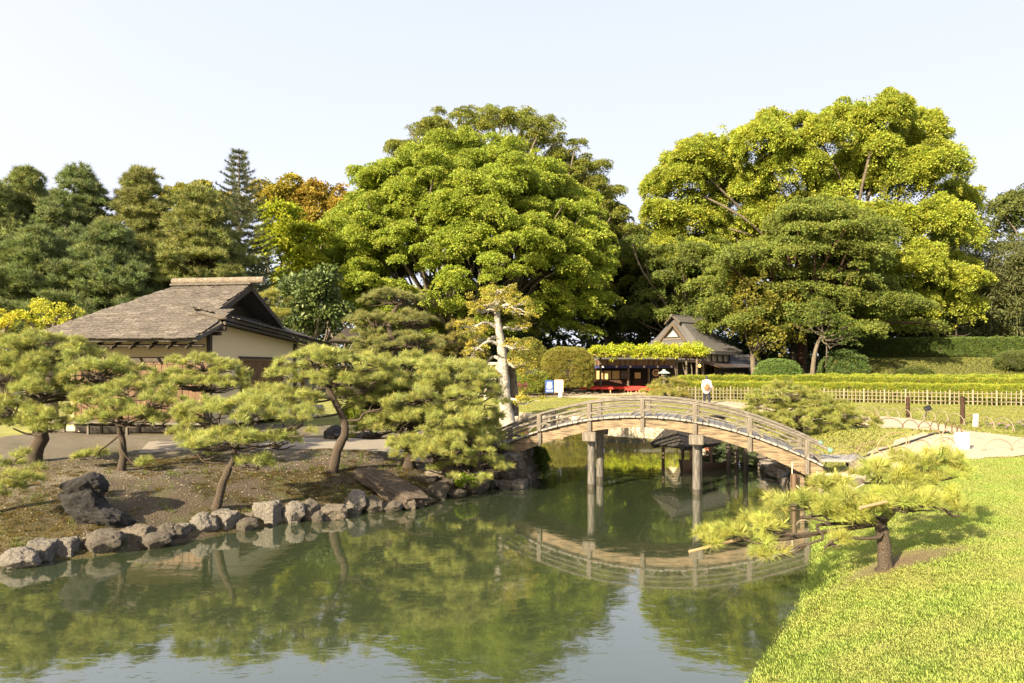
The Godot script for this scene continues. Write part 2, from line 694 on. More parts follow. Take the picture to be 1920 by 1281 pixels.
func make_foliage_meshes():
	R.seed = 77
	G["broad"] = leaf_clump(30, 0.30, 0.17, 0.8)
	G["broad_tip"] = leaf_clump(34, 0.27, 0.15, 0.9, 0.0, 0.22)
	G["spray"] = leaf_clump(30, 0.27, 0.14, 0.35, 0.15)
	G["small"] = leaf_clump(44, 0.22, 0.12, 0.9)
	G["wisteria"] = leaf_clump(34, 0.34, 0.12, 0.7, 0.5)
	G["bamboo_leaf"] = leaf_clump(26, 0.5, 0.08, 0.8, 0.9)
	G["tuft"] = needle_tuft(80, 0.013, 1.35, 0.75)
	G["tuft_b"] = needle_tuft(70, 0.014, 1.6, 0.0)
	G["far_tuft"] = needle_tuft(30, 0.05, 1.5, 0.0)
	G["grass"] = grass_tuft(18, 0.08, 0.026, 0.0024)
	G["grass_far"] = grass_tuft(24, 0.24, 0.05, 0.008)
	G["weed"] = grass_tuft(14, 0.07, 0.13, 0.006)


func up_basis(y, s, r):
	y = y.normalized()
	var x = y.cross(Vector3(cos(r), 0.3, sin(r))).normalized()
	var z = x.cross(y).normalized()
	return Basis(x * s.x, y * s.y, z * s.z)

func tint(c, vary):
	var k = R.randf_range(1.0 - vary, 1.0 + vary)
	return Color(c[0] * k * R.randf_range(0.9, 1.12), c[1] * k, c[2] * k * R.randf_range(0.8, 1.2))


func fill_lobes(xf, col, lobes, density, size, c, vary = 0.22, low = -0.45, flat = 1.0, shell = 0.62, droop = 0.0, lkv = 0.14):
	for l in lobes:
		var cen = l[0]
		var r = l[1]
		var lk = R.randf_range(1.0 - lkv, 1.0 + lkv)
		var out = Vector3(cen.x, 0, cen.z).normalized()
		var n = int(density * (r.x * r.z + r.y * (r.x + r.z)) * 2.0)
		for i in n:
			var d = rand_dir()
			if d.y < low and R.randf() < 0.8: d.y = -d.y
			var rr = lerpf(shell, 1.02, sqrt(R.randf()))
			if R.randf() < 0.12: rr *= R.randf_range(1.0, 1.45)
			var p = cen + d * r * rr
			p.y -= droop * (p - cen).dot(out)
			var y = (d * 0.8 + Vector3.UP * 0.6 + rand_dir() * 0.35)
			var s = size * R.randf_range(0.7, 1.35)
			xf.append(Transform3D(up_basis(y, Vector3(s, s * flat, s), R.randf() * TAU), p))
			var q = tint(c, vary)
			col.append(Color(q.r * lk, q.g * lk, q.b * lk))


func limb(st, a, b, ra, rb, bend = 0.15, sides = 6):
	var l = (b - a).length()
	var m1 = a.lerp(b, 0.35) + Vector3(R.randf_range(-1, 1), R.randf_range(-0.6, 0.3), R.randf_range(-1, 1)) * l * bend
	var m2 = a.lerp(b, 0.7) + Vector3(R.randf_range(-1, 1), R.randf_range(-0.4, 0.5), R.randf_range(-1, 1)) * l * bend
	var p = curve([a, m1, m2, b], 3)
	tube(st, p, radii(p.size(), ra, rb), sides, false)
	return p


# a tree from lobes given in its own space; trunk forks at fork height
func lobed_tree(called, label, base, lobes, mesh, material, c, density, size, bark, r0, group = "", opts = {}):
	var t = thing(called, label, "tree", base, 0.0, group)
	var st = begin()
	var fork = opts.get("fork", 2.5)
	var stems = opts.get("stems", 1)
	var tops = []
	for k in stems:
		var an = TAU * k / stems + 0.5
		var off = Vector3(cos(an), 0, sin(an)) * (0.0 if stems == 1 else r0 * 0.9)
		var lean = off.normalized() * (fork * 0.35 if stems > 1 else 0.0) + Vector3(R.randf_range(-0.1, 0.1), 0, R.randf_range(-0.1, 0.1)) * fork
		var top = off + lean + Vector3(0, fork, 0)
		var p = curve([off + Vector3(0, -0.3, 0), off + lean * 0.35 + Vector3(0, fork * 0.45, 0), top], 4)
		var rr = r0 if stems == 1 else r0 * 0.6
		tube(st, p, radii(p.size(), rr * 1.25, rr * 0.8, 0.6), 9, false)
		tops.append([top, rr * 0.8])
	var count = 0
	for li in range(0, lobes.size(), opts.get("step", 1)):
		var l = lobes[li]
		count += 1
		if count > opts.get("limbs", 400): break
		var best = tops[0]
		for q in tops:
			if (q[0] - l[0]).length() < (best[0] - l[0]).length(): best = q
		var len = (l[0] - best[0]).length()
		limb(st, best[0], l[0], clampf(best[1] * 0.5, 0.04, 0.22), 0.03 + 0.003 * len, 0.1, 5)
	put("trunk", st, M[bark], t)
	var xf = []
	var col = []
	fill_lobes(xf, col, lobes, density, size, c, opts.get("vary", 0.22), opts.get("low", -0.45), opts.get("flat", 1.0), opts.get("shell", 0.62), opts.get("droop", 0.0), opts.get("lk", 0.14))
	scatter("crown", mesh, material, xf, col, t)
	return t


# a pruned garden pine: trunk line, then pads of needles (centre, radii), all in its own space
func garden_pine(called, label, base, trunk, r0, pads, o = {}):
	var t = thing(called, label, "pine tree", base, 0.0, o.get("group", ""))
	var st = begin()
	var size = o.get("size", 0.15)
	var c = o.get("c", [0.335, 0.385, 0.125])
	var tp = curve(trunk, 5)
	for i in range(1, tp.size()):
		tp[i] += Vector3(R.randf_range(-1, 1), 0, R.randf_range(-1, 1)) * r0 * 0.13
	var tr = radii(tp.size(), r0, r0 * 0.45)
	tr[0] = r0 * 1.5
	for i in range(1, tr.size()): tr[i] *= R.randf_range(0.92, 1.1)
	tube(st, tp, tr, 10, true)
	put("trunk", st, M[o.get("bark", "pine_bark")], t)
	st = begin()
	var xf = []
	var col = []
	var xb = []
	var cb = []
	for pad in pads:
		var cen = pad[0]
		var r = pad[1] * o.get("pad", Vector3(1.1, 1.2, 1.12))
		var bi = 1
		var bd = 1e9
		for i in range(int(tp.size() * o.get("low", 0.5)), tp.size()):
			var dd = (tp[i] - cen).length() + maxf(0.0, tp[i].y - cen.y) * 1.5
			if dd < bd:
				bd = dd
				bi = i
		var root = tp[bi]
		var low = cen - Vector3(0, r.y * 0.55, 0)
		var bp = limb(st, root, low, tr[bi] * 0.42, r0 * 0.13, 0.16, 6)
		var area = r.x * r.z * PI
		var npuff = maxi(3, int(area / (size * size * 2.6) * o.get("puffs", 1.45)))
		for k in npuff:
			var an = R.randf() * TAU
			var q = sqrt(R.randf())
			var dome = sqrt(maxf(0.0, 1.0 - q * q))
			var pc = cen + Vector3(cos(an) * q * r.x, (dome * 1.0 - 0.4 + R.randf_range(-0.5, 0.12)) * r.y, sin(an) * q * r.z)
			if wob.get_noise_3d(pc.x * 14.0 + cen.z * 31.0, pc.y * 14.0, pc.z * 14.0) < -0.16: continue
			if k % 3 != 0:
				var from = bp[bp.size() - 1 - R.randi() % 4]
				limb(st, from, pc - Vector3(0, size * 0.3, 0), 0.013 + r0 * 0.08, 0.007, 0.2, 4)
			var pr = size * R.randf_range(0.7, 1.3)
			var pk = R.randf_range(0.8, 1.15)
			for j in int(o.get("per", 10)):
				var d = rand_dir()
				d.y = absf(d.y) * 0.9
				var p = pc + d * pr * R.randf_range(0.2, 0.9) * Vector3(1, 0.7, 1)
				var out = Vector3(p.x - cen.x, 0, p.z - cen.z) / maxf(r.x, r.z)
				var y = Vector3.UP * 0.75 + d * 0.55 + out * 0.7
				var s = size * R.randf_range(0.6, 1.1)
				var cc = tint(c, 0.15)
				cc = Color(cc.r * pk, cc.g * pk, cc.b * pk)
				if j % 2 == 0:
					xf.append(Transform3D(up_basis(y, Vector3(s, s, s), R.randf() * TAU), p))
					col.append(cc)
				else:
					xb.append(Transform3D(up_basis(y, Vector3(s, s, s), R.randf() * TAU), p))
					cb.append(cc)
	put("branches", st, M[o.get("bark", "pine_bark")], t)
	scatter("needles", G["tuft"], M["needle"], xf, col, t)
	scatter("needles", G["tuft_b"], M["needle"], xb, cb, t)
	return t

# ---------------------------------------------------------------- setting
func ground_color(x, d, s):
	var n1 = wob.get_noise_2d(x * 9.0, d * 9.0)
	var n2 = wob.get_noise_2d(x * 2.5 + 90.0, d * 2.5)
	var n3 = wob.get_noise_2d(x * 24.0 + 40.0, d * 24.0) * 1.5
	var lawn = Vector3(0.37, 0.40, 0.11) * (1.0 + 0.25 * n2 + 0.25 * n1)
	if x > centre_x(d) or d > 30.0:
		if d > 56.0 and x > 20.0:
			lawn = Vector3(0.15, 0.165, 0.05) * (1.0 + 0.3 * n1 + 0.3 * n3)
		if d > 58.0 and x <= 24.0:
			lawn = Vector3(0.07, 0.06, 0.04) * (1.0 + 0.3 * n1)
		var bare = smoothstep(0.1, 0.0, s)
		# bare earth under the pine on the bank and on the small mound
		var e = exp(-(pow((x - 4.75) / 0.75, 2.0) + pow((d - 8.25) / 0.4, 2.0)))
		e += exp(-(pow((x - 9.3) / 1.0, 2.0) + pow((d - 17.6) / 0.7, 2.0))) * (0.7 + n3)
		return lawn.lerp(Vector3(0.20, 0.145, 0.085) * (1.0 + 0.3 * n3), clampf(maxf(bare, e), 0, 1))
	if x < -15.0 or d > 24.5:
		return lawn
	var soil = Vector3(0.105, 0.085, 0.06) * (1.0 + 0.35 * n3)
	var moss = Vector3(0.085, 0.072, 0.018) * (1.0 + 0.5 * n3)
	var sandy = Vector3(0.195, 0.175, 0.138) * (1.0 + 0.25 * n3)
	var c = soil.lerp(moss, smoothstep(-0.02, 0.2, n1 * 0.8 + n2 * 0.8 + 0.06))
	var far = s + n1 * 1.2 + n2 * 0.8
	c = c.lerp(sandy, smoothstep(2.3, 3.1, far + smoothstep(-5.0, -9.0, x) * 0.4) * smoothstep(0.5, -0.2, n2))
	c = c.lerp(sandy, smoothstep(16.5, 18.5, d + n1))
	c = c.lerp(Vector3(0.13, 0.15, 0.045), smoothstep(0.18, 0.4, wob.get_noise_2d(x * 14.0, d * 14.0 + 200.0)) * 0.6)
	return c


func make_ground():
	var v = PackedVector3Array()
	var nn = PackedVector3Array()
	var c = PackedColorArray()
	var idx = PackedInt32Array()
	for j in GH:
		for i in GW:
			var k = j * GW + i
			var x = GX0 + i * GS
			var d = GD0 + j * GS
			v.append(Vector3(x, hg[k], -d))
			var hx = hg[j * GW + mini(i + 1, GW - 1)] - hg[j * GW + maxi(i - 1, 0)]
			var hd = hg[mini(j + 1, GH - 1) * GW + i] - hg[maxi(j - 1, 0) * GW + i]
			nn.append(Vector3(-hx, 2.0 * GS, hd).normalized())
			var q = ground_color(x, d, sg[k])
			c.append(Color(q.x, q.y, q.z))
	for j in GH - 1:
		for i in GW - 1:
			var k = j * GW + i
			idx.append_array([k, k + GW, k + 1, k + 1, k + GW, k + GW + 1])
	var x1 = GX0 + (GW - 1) * GS
	var d1 = GD0 + (GH - 1) * GS
	# the same sheet goes on, flat, to the horizon
	var ring = [[GX0, GD0], [x1, GD0], [x1, d1], [GX0, d1]]
	var o = v.size()
	for p in [[-700.0, -700.0], [700.0, -700.0], [700.0, 700.0], [-700.0, 700.0]]:
		v.append(Vector3(p[0], 0.9, -p[1]))
		nn.append(Vector3.UP)
		c.append(Color(0.10, 0.11, 0.04))
	for p in ring:
		v.append(Vector3(p[0], 0.9, -p[1]))
		nn.append(Vector3.UP)
		c.append(Color(0.10, 0.11, 0.04))
	for e in 4:
		var f = (e + 1) % 4
		idx.append_array([o + e, o + 4 + e, o + f, o + f, o + 4 + e, o + 4 + f])
	var arr = []
	arr.resize(Mesh.ARRAY_MAX)
	arr[Mesh.ARRAY_VERTEX] = v
	arr[Mesh.ARRAY_NORMAL] = nn
	arr[Mesh.ARRAY_COLOR] = c
	arr[Mesh.ARRAY_INDEX] = idx
	var m = ArrayMesh.new()
	m.add_surface_from_arrays(Mesh.PRIMITIVE_TRIANGLES, arr)
	struct("ground", m, M["ground"], "lawns and bare island soil around the pond")
	var w = PlaneMesh.new()
	w.size = Vector2(44, 62)
	var wo = struct("pond_water", w, M["water"], "still green pond water reflecting trees")
	wo.position = Vector3(-2, 0, -15)
	# paths
	var a = []
	for p in curve([on(6.95, 15.25), on(8.2, 15.35), on(9.8, 16.2), on(12.0, 17.1), on(14.5, 17.5), on(18.0, 17.7), on(24.0, 18.0)], 8): a.append(p)
	var wa = []
	for i in a.size(): wa.append(lerpf(0.55, 1.5, clampf(i / 22.0, 0, 1)))
	struct("gravel_path", flat_ribbon(a, wa, 0.012), M["sand"], "pale sandy path leading to the bridge")
	var b = curve([on(14.2, 17.5), on(13.0, 19.6), on(13.2, 22.2), on(14.0, 26.0), on(14.5, 31.0), on(13.7, 37.0), on(12.0, 42.5), on(8.0, 48.0), on(3.0, 50.8), on(-2.0, 51.8), on(-9.0, 52.5)], 10)
	var wb = []
	for i in b.size(): wb.append(lerpf(1.0, 1.6, float(i) / b.size()))
	struct("gravel_path", flat_ribbon(b, wb, 0.016), M["sand"], "pale sandy path curving round the lawn to the tea house")
	var e2 = curve([on(3.0, 54.5), on(8.0, 55.0), on(13.0, 54.5)], 10)
	var we = []
	for i in e2.size(): we.append(3.6)
	struct("gravel_yard", flat_ribbon(e2, we, 0.02), M["sand"], "sandy yard under the red benches")
	var g2 = curve([on(-9.5, 17.6), on(-7.0, 18.6), on(-4.5, 19.2), on(-2.6, 19.0), on(-0.9, 18.2)], 8)
	var wg = []
	for i in g2.size(): wg.append(1.15)
	struct("gravel_path", flat_ribbon(g2, wg, 0.014), M["gravel"], "grey gravel path between the wooden hall and the bridge")


func make_grass():
	var xf = []
	var col = []
	var n = 0
	while n < 170000:
		var d = 4.3 + 12.0 * pow(R.randf(), 1.25)
		var x = R.randf_range(0.9, 12.5)
		n += 1
		if x > 0.78 * d + 1.0: continue
		var s = sample(sg, x, d)
		if s < 0.02 or (d > 15.2 and x < 14): continue
		var bare = exp(-(pow((x - 4.75) / 0.75, 2.0) + pow((d - 8.25) / 0.4, 2.0)))
		if R.randf() < bare * 1.5: continue
		var lush = wob.get_noise_2d(x * 9.0, d * 9.0)
		var k = R.randf_range(0.85, 1.2)
		if s < 0.4: k *= 1.4
		xf.append(Transform3D(Basis(Vector3.UP, R.randf() * TAU).scaled(Vector3(k, k * (0.9 + lush * 0.6), k)), on(x, d)))
		var dry = clampf(0.5 + lush * 0.9 + R.randf_range(-0.3, 0.3), 0, 1)
		var q = Vector3(0.55, 0.60, 0.19).lerp(Vector3(0.43, 0.60, 0.14), dry)
		col.append(Color(q.x, q.y, q.z))
	tag(scatter("lawn_grass", G["grass"], M["blade"], xf, col), "short sunlit grass on the near lawn", "grass", "", "stuff")
	xf = []
	col = []
	n = 0
	while n < 52000:
		n += 1
		var d = R.randf_range(15.0, 51.0)
		var x = (R.randf_range(-150, 980)) / F * d
		if d < 30.0 and x < 7.0: continue
		var s = sample(sg, x, d)
		if s < 0.3: continue
		if on_path(x, d): continue
		var k = R.randf_range(0.7, 1.3)
		xf.append(Transform3D(Basis(Vector3.UP, R.randf() * TAU).scaled(Vector3(k, k * 0.8, k)), on(x, d, -0.012)))
		var q = Vector3(0.42, 0.41, 0.13).lerp(Vector3(0.33, 0.40, 0.09), R.randf())
		col.append(Color(q.x, q.y, q.z))
	for i in 14000:
		var d = R.randf_range(50.5, 66.5)
		var x = R.randf_range(24.0, 50.0)
		var k = R.randf_range(1.2, 2.2)
		xf.append(Transform3D(Basis(Vector3.UP, R.randf() * TAU).scaled(Vector3(k, k, k)), on(x, d, -0.012)))
		col.append(Color(0.26, 0.29, 0.08))
	tag(scatter("far_lawn_grass", G["grass_far"], M["blade"], xf, col), "mown grass of the lawns beyond the bridge", "grass", "", "stuff")
	xf = []
	col = []
	for i in 900:
		var d = R.randf_range(9.8, 17.5)
		var x = R.randf_range(-11.0, -0.5)
		var s = sample(sg, x, d)
		if s < 0.15 or s > 3.5: continue
		if wob.get_noise_2d(x * 14.0, d * 14.0 + 200.0) < 0.08: continue
		var k = R.randf_range(0.4, 1.0)
		xf.append(Transform3D(Basis(Vector3.UP, R.randf() * TAU).scaled(Vector3(k, k, k)), on(x, d)))
		col.append(Color(0.15, 0.21, 0.04))
	tag(scatter("bank_weeds", G["weed"], M["blade"], xf, col), "sparse green weeds on the bare island bank", "weeds", "", "stuff")
	xf = []
	col = []
	for i in 16000:
		var d = R.randf_range(9.8, 19.0)
		var x = R.randf_range(-12.0, 0.2)
		var s = sample(sg, x, d)
		if s < 0.12 or s > 4.5 or on_path(x, d): continue
		if wob.get_noise_2d(x * 9.0, d * 9.0) * 0.7 + wob.get_noise_2d(x * 2.5 + 90.0, d * 2.5) * 0.7 < -0.06: continue
		var k = R.randf_range(0.12, 0.36)
		xf.append(Transform3D(Basis(Vector3.UP, R.randf() * TAU).scaled(Vector3(k * 2.2, k, k * 2.2)), on(x, d)))
		var q = [[0.16, 0.115, 0.02], [0.11, 0.085, 0.02], [0.10, 0.10, 0.025], [0.22, 0.15, 0.03]][R.randi() % 4]
		col.append(Color(q[0], q[1], q[2]))
	tag(scatter("bank_moss", G["weed"], M["blade"], xf, col), "brown and olive moss on the island bank", "moss", "", "stuff")
	# needle litter and crumbs of earth on the island bank
	xf = []
	col = []
	var crumb = rock(31, 6, 0.0, 0, 0.0)
	for i in 14000:
		var d = R.randf_range(9.5, 21.0)
		var x = R.randf_range(-13.0, 0.3)
		var s = sample(sg, x, d)
		if s < 0.1 or s > 6.0: continue
		var k = R.randf_range(0.004, 0.013)
		xf.append(Transform3D(Basis(rand_dir(), R.randf() * TAU).scaled(Vector3(k * 1.6, k * 0.7, k)), on(x, d, 0.004)))
		var q = [[0.20, 0.17, 0.12], [0.07, 0.05, 0.03], [0.15, 0.115, 0.08], [0.28, 0.25, 0.21], [0.10, 0.08, 0.02]][R.randi() % 5]
		col.append(Color(q[0], q[1], q[2]))
	var cm = mat("crumbs", [1, 1, 1], 0.95)
	cm.vertex_color_use_as_albedo = true
	tag(scatter("ground_litter", crumb, cm, xf, col), "gravel crumbs and fallen needles on the island bank", "gravel", "", "stuff")

# ---------------------------------------------------------------- stones
func stone(called, label, pos, size, rk, m, turn = 0.0, group = "", tilt = 0.0):
	var o = put(called, rk, M[m], self, pos, Basis(Vector3.UP, turn) * Basis(Vector3(1, 0, 0.3).normalized(), tilt) * Basis.from_scale(size))
	tag(o, label, "stone", group)
	return o


func make_stones():
	var rk = []
	for k in 7: rk.append(rock(100 + k, 9, 1.0 if k % 2 == 0 else 0.0, 4, 0.06))
	var list = [[22, 1035, 1068, 62, 1], [68, 1012, 1055, 50, 0], [112, 1010, 1048, 52, 2], [176, 1003, 1042, 77, 3], [212, 995, 1022, 46, 5], [243, 990, 1025, 66, 4], [278, 1006, 1030, 60, 3], [306, 988, 1018, 48, 5], [331, 983, 1012, 44, 2], [373, 968, 1005, 45, 1], [415, 957, 997, 50, 0], [459, 960, 985, 40, 4], [457, 976, 997, 40, 3], [498, 940, 985, 53, 2], [545, 947, 982, 42, 1], [575, 943, 978, 40, 5], [596, 962, 980, 24, 3], [617, 950, 976, 58, 4], [622, 932, 950, 36, 4], [662, 926, 965, 40, 1], [697, 935, 962, 34, 5], [736, 922, 948, 34, 5], [735, 945, 961, 44, 3], [769, 938, 956, 20, 4], [819, 910, 938, 44, 5], [858, 921, 934, 36, 3], [888, 886, 925, 46, 5], [871, 912, 922, 24, 3]]
	var words = {0: "angular pale grey", 1: "rounded weathered grey", 2: "squared light grey", 3: "low flat dark", 4: "flat topped tan", 5: "brown grey"}
	var ms = {0: "rock_grey", 1: "rock_grey", 2: "rock_grey", 3: "rock_brown", 4: "rock_tan", 5: "rock_brown"}
	for i in list.size():
		var q = list[i]
		var d = F * CH / (q[2] - 690.0)
		var w = q[3] * d / F
		var h = (q[2] - q[1]) * d / F
		var p = at(q[0], q[2], d + w * 0.3)
		p.x = (q[0] - 960.0) / F * d
		stone("shore_stone", "%s stone edging the island bank, %s along the waterline from the left" % [words[q[4]], ORD[i]], Vector3(p.x, h * 0.36, p.z), Vector3(w * 0.5, h * 0.62, w * 0.36), rk[[0, 1, 2, 3, 4, 5][q[4]] if i % 3 else [2, 5, 0, 1, 6, 3][q[4]]], ms[q[4]], R.randf_range(-0.35, 0.35), "stones edging the island bank")
	# big dark rock: stacked lobes, leaning
	var st = rock(7, 5, 0.0, 4, 0.07)
	var t = thing("dark_boulder", "large black layered rock standing on the island bank at left", "rock", on(-7.22, 11.75, -0.1), 0.2)
	t.scale = Vector3.ONE * 0.86
	put("rock_base", st, M["rock_dark"], t, Vector3(0.08, 0.14, 0), Basis(Vector3(0, 0, 1), -0.38) * Basis.from_scale(Vector3(0.58, 0.27, 0.4)))
	put("rock_middle", rock(8, 5, 0.0, 4, 0.07), M["rock_dark"], t, Vector3(-0.08, 0.42, -0.03), Basis(Vector3(0, 0, 1), -0.42) * Basis.from_scale(Vector3(0.42, 0.27, 0.34)))
	put("rock_top", rock(9, 5, 0.0, 4, 0.06), M["rock_dark"], t, Vector3(-0.14, 0.74, -0.03), Basis(Vector3(0, 0, 1), -0.25) * Basis.from_scale(Vector3(0.33, 0.23, 0.3)))
	# flat slab sliding into the pond
	var sl = rock(21, 9, 1.0, 4, 0.05)
	var bs = Basis(Vector3.UP, -0.55) * Basis(Vector3(0, 0, 1), -0.33) * Basis.from_scale(Vector3(1.0, 0.13, 0.42))
	tag(put("slab_rock", sl, M["slab_rock"], self, Vector3(-2.62, 0.36, -15.05), bs), "long flat brown rock slab sloping into the pond", "rock")
	# bank behind the slab, under the dense pine
	var k = 0
	for q in [[790, 905, 60], [830, 882, 70], [880, 862, 66], [905, 850, 50], [850, 860, 44], [925, 835, 50], [835, 905, 40], [895, 890, 34]]:
		var d = 16.4 + (905 - q[1]) * 0.022
		var w = q[2] * d / F
		stone("bank_boulder", "brown boulder under the dense pine, %s from the slab" % ORD[k], at(q[0], q[1] + 8, d), Vector3(w * 0.6, w * 0.42, w * 0.5), rk[k % 7], ["rock_brown", "rock_tan"][k % 2], R.randf() * 3.0, "boulders under the dense pine")
		k += 1
	# left abutment of fitted blocks
	var ab = thing("bridge_abutment", "fitted stone block wall carrying the left bridge end", "stone wall", Vector3(-0.45, 0, -17.95), deg_to_rad(-17))
	for r in 4:
		var x = -0.75 + (r % 2) * 0.12
		while x < 0.72 - r * 0.03:
			var w = R.randf_range(0.24, 0.46)
			put("block", rk[[0, 2, 4, 6][R.randi() % 4]], M[["rock_brown", "rock_tan", "rock_grey"][R.randi() % 3]], ab, Vector3(x + w * 0.5, 0.1 + r * 0.21, 0.62 - r * 0.05), Basis.from_scale(Vector3(w * 0.58, 0.135, 0.3)))
			x += w
		for z in 4:
			put("block", rk[[0, 2, 4, 6][R.randi() % 4]], M[["rock_brown", "rock_grey"][R.randi() % 2]], ab, Vector3(0.72 - r * 0.04, 0.1 + r * 0.21, 0.3 - z * 0.36), Basis.from_scale(Vector3(0.28, 0.135, 0.2)))
	put("sill_timber", boxm(Vector3(1.3, 0.2, 1.5), 0.02), M["dark_timber"], ab, Vector3(-0.15, 0.94, -0.1))
	# right bank wall
	k = 0
	var run = [[6.85, 16.2], [7.02, 16.8], [7.12, 17.4], [7.2, 18.1], [7.32, 18.8], [7.4, 19.6], [7.55, 20.5], [7.7, 21.4], [7.85, 22.3]]
	for p in run:
		var w = R.randf_range(0.36, 0.5)
		for lv in 2:
			stone("bank_stone", "tan stone in the %s course of the right bank wall, %s from the bridge end" % [["lower", "upper"][lv], ORD[k]], Vector3(p[0] + 0.12 + lv * 0.16, 0.14 + lv * 0.3, -p[1] - lv * 0.15), Vector3(w, 0.21, w * 0.8), rk[(k * 3 + lv) % 7], ["rock_tan", "rock_brown", "rock_grey"][(k + lv) % 3], R.randf_range(-0.3, 0.3) + 1.4, "right bank wall stones")
		k += 1
	# far edging of small blocks along the lawn
	var ed = thing("pond_edging", "low pale stone edging where the far lawn meets the pond", "stone edging")
	var line = curve([Vector3(-2.6, 0, -39.7), Vector3(0.2, 0, -39.8), Vector3(2.9, 0, -37.7), Vector3(5.0, 0, -34.1), Vector3(7.1, 0, -32.4), Vector3(9.4, 0, -30.9)], 8)
	for i in line.size():
		put("stone", rk[[0, 2, 4, 6][i % 4]], M["stone_pale"], ed, line[i] + Vector3(0, 0.16, 0), Basis(Vector3.UP, R.randf()) * Basis.from_scale(Vector3(0.26, 0.24, 0.24)))
	# stones by the right bridge end
	stone("path_boulder", "round pale boulder behind the landing plank", on(8.05, 16.1, 0.1), Vector3(0.2, 0.17, 0.18), rk[1], "rock_tan", 0.4)
	stone("path_boulder", "mossy boulder under the outer end of the landing plank", on(7.75, 15.0, 0.02), Vector3(0.34, 0.24, 0.26), rk[3], "rock_tan", 1.2)
	k = 0
	for q in [[6.75, 14.55, 0.2], [7.1, 14.45, 0.16], [7.4, 14.4, 0.14], [6.6, 14.2, 0.2], [6.9, 14.1, 0.15], [7.2, 14.15, 0.13], [7.6, 14.5, 0.12], [6.5, 14.75, 0.17]]:
		stone("edge_cobble", "flat sunlit cobble paving the bank below the clear box, %s from the water" % ORD[k], on(q[0], q[1], 0.03), Vector3(q[2] * 1.1, 0.08, q[2] * 0.8), rk[k % 7], ["stone_pale", "rock_tan"][k % 2], R.randf() * 3, "cobbles at the right bridge end")
		k += 1
	var xf = []
	var col = []
	for i in 60:
		var x = lerpf(9.3, 16.0, R.randf())
		var s = R.randf_range(0.03, 0.07)
		xf.append(Transform3D(Basis(Vector3.UP, R.randf() * 6).scaled(Vector3(s * 1.4, s * 0.7, s)), on(x, 16.0 + 0.07 * (x - 9.3) + R.randf_range(-0.1, 0.1), 0.01)))
		col.append(Color.WHITE)
	tag(scatter("edge_pebbles", rk[1], M["stone_pale"], xf, col), "row of pebbles between the near lawn and the path", "pebbles", "", "stuff")
	stone("garden_stone", "dark flat stone lying on the gravel beside the wooden hall", on(-4.3, 20.3, 0.02), Vector3(0.5, 0.13, 0.3), rk[3], "rock_dark", 0.2)
	stone("garden_stone", "rounded dark stone by the gravel path behind the forked pine", on(-5.2, 20.0, 0.08), Vector3(0.32, 0.25, 0.28), rk[5], "rock_dark", 0.2)

# ---------------------------------------------------------------- bridge
func deck_y(u):
	return 1.85 - 0.0632 * u * u


func arc_rail(z, lift, w, h, u0, u1, steps = 40):
	var st = begin()
	for i in steps:
		var a = lerpf(u0, u1, float(i) / steps)
		var b = lerpf(u0, u1, float(i + 1) / steps)
		var p = Vector3(a, deck_y(a) + lift, z)
		var q = Vector3(b, deck_y(b) + lift, z)
		var cut = 0.3
		var pr = [[-w * 0.5, -h * 0.5 + h * cut], [-w * 0.5, h * 0.5 - h * cut], [-w * 0.5 + w * cut, h * 0.5], [w * 0.5 - w * cut, h * 0.5], [w * 0.5, h * 0.5 - h * cut], [w * 0.5, -h * 0.5 + h * cut], [w * 0.5 - w * cut, -h * 0.5], [-w * 0.5 + w * cut, -h * 0.5]]
		for k in 8:
			var e = pr[k]
			var f = pr[(k + 1) % 8]
			quad(st, p + Vector3(0, e[1], e[0]), p + Vector3(0, f[1], f[0]), q + Vector3(0, f[1], f[0]), q + Vector3(0, e[1], e[0]), Vector3(0, e[1] + f[1], e[0] + f[0]))
		if i == 0 or i == steps - 1:
			var c = p if i == 0 else q
			for k in 8:
				tri(st, c, c + Vector3(0, pr[k][1], pr[k][0]), c + Vector3(0, pr[(k + 1) % 8][1], pr[(k + 1) % 8][0]), Vector3(-1 if i == 0 else 1, 0, 0))
	return st.commit()


